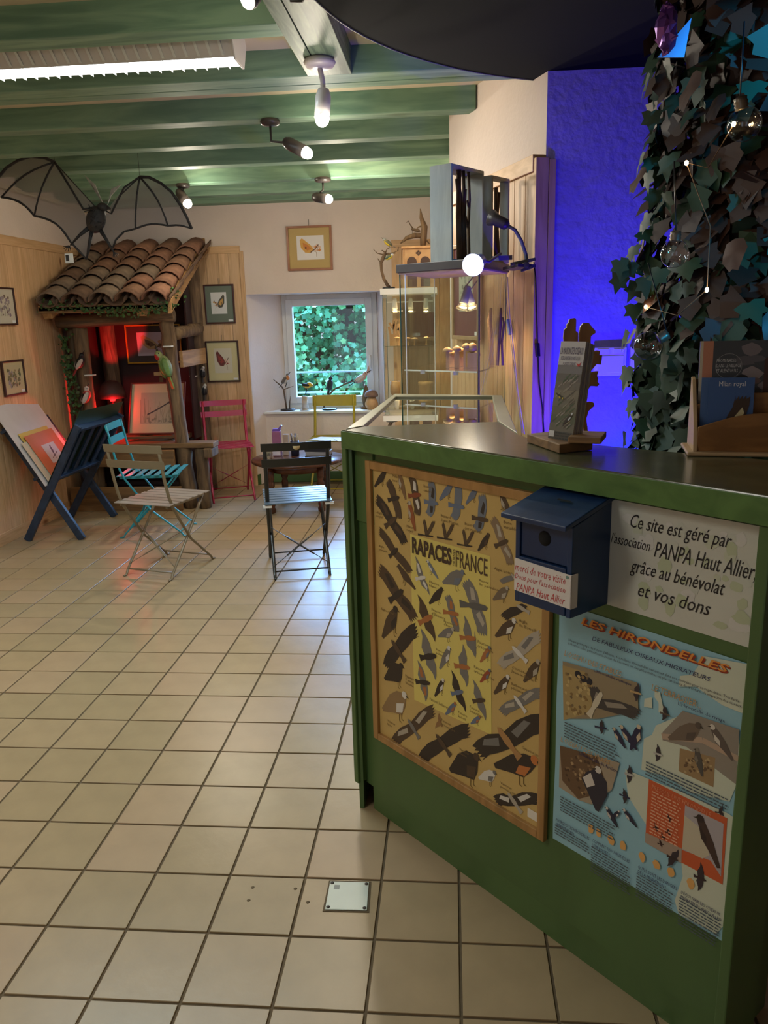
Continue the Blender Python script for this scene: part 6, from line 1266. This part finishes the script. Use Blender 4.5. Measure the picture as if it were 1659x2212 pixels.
# ================================================================ TREE WITH ITS ROUND CANOPY
cx, cy, cr_ = .936, .996, 1.38
m_ = MB(); m_.lathe([(cr_, 0), (cr_, .022)], (cx, cy, 2.424), 96); o = m_.build('round_canopy', plain('canopy_dark', (4, 7, 12), 1, var=.1, scale=3, spec=.1), None)
tag(o, 'large round dark ceiling panel spreading above the ivy tree', 'ceiling panel')
m_ = MB()
P = [(cx+cr_*math.cos(a), cy+cr_*math.sin(a), 2.424) for a in [2*math.pi*k/96 for k in range(97)]]; m_.tube(P, .0032, 5); o2 = m_.build('edge_strip', plain('edge_strip', (120, 124, 118), .5), o)
tr = thing('ivy_tree', 'thick tree trunk wrapped in brown leaves and ivy behind the counter', 'tree', (cx, cy, 0))
m_bark = plain('bark', (70, 52, 42), .95, var=.35, scale=14, bump=1.0, bscale=22)
random.seed(12)
def trunk(pts, rs, name='trunk', n=14):
    P = []; R = []
    for i in range(len(pts)-1):
        for k in range(8):
            t = k/8; P.append(V(pts[i]).lerp(V(pts[i+1]), t)); R.append((rs[i]*(1-t)+rs[i+1]*t)*random.uniform(.93, 1.07))
    P.append(V(pts[-1])); R.append(rs[-1]); m_ = MB(); m_.tube(P, R, n, rough=.09); m_.build(name, m_bark, tr)
trunk([(cx+.06, cy+.05, 0), (cx+.04, cy, 1.0), (cx+.02, cy, 1.8), (cx-.02, cy, 2.423)], (.32, .31, .29, .27))
trunk([(cx-.16, cy-.14, 1.6), (cx-.12, cy-.12, 2.0), (cx-.14, cy-.05, 2.423)], (.05, .07, .08), 'branch', 9)
trunk([(cx+.10, cy-.2, 1.0), (cx+.12, cy-.2, 1.7), (cx+.06, cy-.14, 2.423)], (.04, .06, .08), 'branch', 9)
# leaves: shared ivy-leaf and dry-leaf meshes, each leaf an object
def leafmesh(name, mat, kind):
    if kind == 0: o2d = [(0, -.42), (.18, -.5), (.5, -.42), (.38, -.12), (.52, .12), (.2, .16), (0, .62), (-.2, .16), (-.52, .12), (-.38, -.12), (-.5, -.42), (-.18, -.5)]
    else: o2d = [(0, -.5), (.3, -.45), (.42, -.1), (.34, .2), (.12, .55), (0, .5), (-.16, .58), (-.36, .22), (-.4, -.12), (-.28, -.44)]
    m_ = MB(); n_ = len(o2d); vs = [(0, -.05, .0)]+[(a, b, -.28*(a*a)+(.10*math.sin(b*5) if kind else .03*math.sin(b*6))) for a, b in o2d]
    m_.add(vs, [(0, 1+i, 1+(i+1) % n_) for i in range(n_)], 0, True); return m_.build(name, mat, tr, local=True, recalc=False)
def leafmat(name, c, c2):
    m, t, b = nt(name); N = t.nodes; L = t.links
    oi = N.new('ShaderNodeObjectInfo'); mx = N.new('ShaderNodeMix'); mx.data_type = 'RGBA'; L.new(oi.outputs['Random'], mx.inputs['Factor']); mx.inputs['A'].default_value = (*lin(c), 1); mx.inputs['B'].default_value = (*lin(c2), 1)
    L.new(mx.outputs['Result'], b.inputs['Base Color']); b.inputs['Roughness'].default_value = .55; return m
m_iv = leafmat('ivy_leaf', (26, 50, 36), (44, 74, 52)); m_dry = leafmat('dry_leaf', (82, 48, 32), (48, 30, 23))
pi_ = leafmesh('leaf', m_iv, 0); pd_ = leafmesh('leaf', m_dry, 1)
trm = wm(tr).inverted(); spots = []
def addleaf(P, nrm, size, dry): spots.append((V(P), V(nrm), size, dry))
for _ in range(245):
    a = math.radians(random.uniform(165, 320)); z = random.uniform(1.0, 2.4); r = random.uniform(.37, .46)
    if z > 2.1: r -= .03
    P = (cx+.02+r*math.cos(a), cy+r*math.sin(a), z); dry = (z > 1.42 and random.random() < .80) or random.random() < .12
    if math.cos(a) < -.8 and random.random() < .6: dry = False
    addleaf(P, (math.cos(a), math.sin(a), random.uniform(-.1, .6)), random.uniform(.05, .075) if not dry else random.uniform(.06, .095), dry)
# hanging ivy strand at the left, in front of the blue-lit wall
strand = [(1405, 200), (1412, 260), (1408, 330), (1412, 400), (1415, 460), (1392, 520), (1375, 580), (1340, 610), (1385, 640), (1378, 720), (1395, 800), (1385, 860), (1388, 930), (1380, 965)]
def strandpts(L_, Y): return [at(a, b, Y=Y) for a, b in L_]
sp1 = strandpts([(1438, 190), (1432, 300), (1440, 420), (1428, 520), (1405, 600), (1398, 700), (1412, 800), (1405, 880), (1402, 960)], 1.0)
m_ = MB(); m_.tube(sp1, .004, 5); m_.tube(strandpts([(1405, 600), (1370, 585), (1332, 625)], 1.0), .002, 4); m_.tube(strandpts([(1412, 800), (1425, 700), (1430, 640), (1450, 560)], .95), .003, 4); m_.build('stem', m_bark, tr)
for (a, b) in ((1418, 208), (1407, 262), (1440, 270), (1412, 305), (1432, 330), (1405, 355), (1425, 385), (1412, 430), (1432, 452), (1420, 490), (1395, 510), (1385, 505), (1400, 540), (1365, 548), (1352, 585), (1376, 582), (1338, 580), (1335, 612), (1368, 630), (1395, 620), (1405, 575), (1370, 675), (1385, 700), (1412, 690), (1412, 725), (1400, 770), (1380, 775), (1395, 812), (1372, 820), (1418, 840), (1390, 862), (1375, 880), (1405, 890), (1385, 925), (1412, 935), (1400, 955), (1430, 905), (1425, 960), (1445, 880), (1440, 830), (1452, 940), (1460, 800)):
    addleaf(at(a, b, Y=random.uniform(.9, 1.02)), (-.5+random.uniform(-.4, .4), -.8, random.uniform(-.1, .5)), random.uniform(.05, .066), False)
first_ = [True, True]
for P, nrm, size, dry in spots:
    k = 1 if dry else 0; pr_ = pd_ if dry else pi_
    if first_[k]: o = pr_; first_[k] = False
    else: o = link_copy(pr_, 'leaf', tr)
    n_ = (nrm.normalized()+V([random.uniform(-.45, .45) for _ in range(3)])).normalized(); yv = V((random.uniform(-.5, .5), random.uniform(-.2, .2), -1)); yv = (yv-n_*yv.dot(n_)).normalized(); xv = yv.cross(n_)
    M_ = plane_mat(P, xv*size, yv*size, n_*size); o.matrix_basis = trm @ M_
# inner dense leaves, uncountable
m_ = MB(); L12 = [(0, -.42), (.5, -.42), (.38, -.12), (.52, .12), (0, .62), (-.52, .12), (-.38, -.12), (-.5, -.42)]
for _ in range(2600):
    a = random.uniform(2.4, 6.2); z = random.uniform(.7, 2.42); r = random.uniform(.31, .42); n_ = (V((math.cos(a), math.sin(a), .3))+V([random.uniform(-.6, .6) for _ in range(3)])).normalized(); x, y, _z = basis(n_, V((random.uniform(-1, 1), random.uniform(-1, 1), -1)))
    P = V((cx+.02+r*math.cos(a), cy+r*math.sin(a), z)); s = random.uniform(.05, .08); m_.add([P+x*(p[0]*s)+y*(p[1]*s) for p in L12], [tuple(range(8))], 1 if z > 1.4 and random.random() < .75 else 0)
stuff(m_.build('dense_foliage', [m_iv, m_dry], tr, recalc=False))
# garden-lit foliage at the right of the trunk, catching the cyan spot
for k in range(26):
    pass
# glass globe lights and fairy lights
for k, (px, py, r, Y, lb) in enumerate(((1608, 268, .036, .50, 'upper right near a tiny light'), (1457, 548, .032, .56, 'middle, in the brown leaves'), (1400, 747, .038, .80, 'lower left against the blue-lit wall'))):
    c_ = at(px, py, Y=Y); t = thing('globe_bulb', 'clear glass globe bulb hung in the ivy, '+lb, 'bulb', tuple(c_), group=None); up_ = V((-.25 if k == 0 else 0, 0, 1)).normalized()
    if k == 2: up_ = V((.8, 0, .5)).normalized()
    m_ = MB(); m_.ell(c_, (r, r, r), nu=20, nv=14); m_.build('globe', glassy('globe_glass', (.9, .9, .95), 0, 1.6), t)
    m_ = MB(); m_.lathe([(r*.42, r*.85), (r*.36, r*.95), (r*.42, r*1.05), (r*.36, r*1.15), (r*.42, r*1.25), (r*.36, r*1.35), (r*.4, r*1.5), (r*.1, r*1.6)], c_, 14, axis=up_); m_.build('screw_neck', plain('neck_metal', (120, 110, 96), .35, .6), t)
    m_ = MB(); m_.tube([c_+up_*r*1.5, c_+V((0, .05, r*1.5+.16))], .0018, 5); m_.build('wire', m_blk, t)
fl_ = thing('fairy_lights', 'string of tiny warm lights threaded through the ivy tree', 'lights', tuple(at(1585, 268, Y=.68)))
Pf_ = [at(1585, 268, Y=.51), at(1483, 352, Y=.56), at(1527, 626, Y=.50), at(1395, 663, Y=.93)]
for p in Pf_:
    m_ = MB(); m_.ell(p, (.0045, .0045, .0055)); m_.build('tiny_bulb', emit('fairy', (1, .72, .3), 40), fl_); lamp('fairy_light', 'POINT', tuple(p+V((0, -.01, 0))), .05, (1, .7, .35), .005)
m_ = MB(); m_.tube([Pf_[0], Pf_[0].lerp(Pf_[1], .5)+V((0, 0, -.05)), Pf_[1], Pf_[1].lerp(Pf_[2], .5)+V((.03, .0, 0)), Pf_[2], Pf_[2].lerp(Pf_[3], .5)+V((0, -.05, -.04)), Pf_[3]], .0012, 4); m_.build('wire', m_twig, fl_)
# purple foil ornament and blue card triangle by the trunk top
t = thing('foil_ornament', 'crumpled purple foil ornament hanging beside the trunk top', 'ornament', tuple(at(1440, 62, Y=.62)))
c_ = at(1440, 62, Y=.62); m_ = MB(); m_.ell(c_, (.022, .022, .05), nu=12, nv=10)
m_.v = [tuple(V(v)+V([random.uniform(-.006, .006) for _ in range(3)])) for v in m_.v]; m_.s = [False]*len(m_.s); m_.build('foil', plain('purple_foil', (130, 80, 170), .3, .6), t); m_ = MB(); m_.tube([c_+V((0, 0, .05)), V((c_.x, c_.y, 2.424))], .001, 4); m_.build('thread', m_blk, t)
Qt = lambda a, b: at(a, b, Y=.66)
t = thing('triangle_card', 'pale blue triangular card hanging behind the ivy tree', 'ornament', tuple(Qt(1450, 100))); m_ = MB(); m_.prism([Qt(1420, 124), Qt(1478, 124), Qt(1494, 38)], (0, .004, 0)); m_.build('card', plain('card_blue', (120, 150, 200), .5), t)
# ================================================================ OUTSIDE THE WINDOW
m_gr = plain('outside_rail', (186, 200, 196), .4, var=.02)
gr = thing('guard_rail', 'two pale horizontal rails outside the window', 'railing', (-1.1, 6.26, .5))
for py in (803, 847):
    z = at(710, py, Y=6.22).z; m_ = MB(); m_.bb((-1.579, 6.21, z-.008), (-.692, 6.225, z+.008)); m_.build('rail', m_gr, gr, bevel=.002)
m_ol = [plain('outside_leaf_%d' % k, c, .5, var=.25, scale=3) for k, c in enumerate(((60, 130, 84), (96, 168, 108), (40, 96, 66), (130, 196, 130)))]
random.seed(31)
ot = thing('garden_tree', 'dense leafy maple filling the view through the window', 'tree', (-1.7, 10.0, -2.5))
m_ = MB(); m_.tube([(-1.5, 10.2, -2.6), (-1.4, 10.2, .5), (-1.7, 10.1, 3.5)], [.16, .12, .05], 9); m_.tube([(-1.4, 10.2, .2), (-2.4, 9.8, 1.8)], [.07, .02], 7); m_.tube([(-1.4, 10.2, .0), (-.5, 9.9, 1.5)], [.07, .02], 7); m_.build('trunk', m_bark, ot)
m_ = MB(); L5 = []
for k in range(5):
    a0 = math.pi/2+2*math.pi*k/5; L5 += [(math.cos(a0)*.6, math.sin(a0)*.6), (math.cos(a0+.63)*.4, math.sin(a0+.63)*.4)]
for _ in range(17000):
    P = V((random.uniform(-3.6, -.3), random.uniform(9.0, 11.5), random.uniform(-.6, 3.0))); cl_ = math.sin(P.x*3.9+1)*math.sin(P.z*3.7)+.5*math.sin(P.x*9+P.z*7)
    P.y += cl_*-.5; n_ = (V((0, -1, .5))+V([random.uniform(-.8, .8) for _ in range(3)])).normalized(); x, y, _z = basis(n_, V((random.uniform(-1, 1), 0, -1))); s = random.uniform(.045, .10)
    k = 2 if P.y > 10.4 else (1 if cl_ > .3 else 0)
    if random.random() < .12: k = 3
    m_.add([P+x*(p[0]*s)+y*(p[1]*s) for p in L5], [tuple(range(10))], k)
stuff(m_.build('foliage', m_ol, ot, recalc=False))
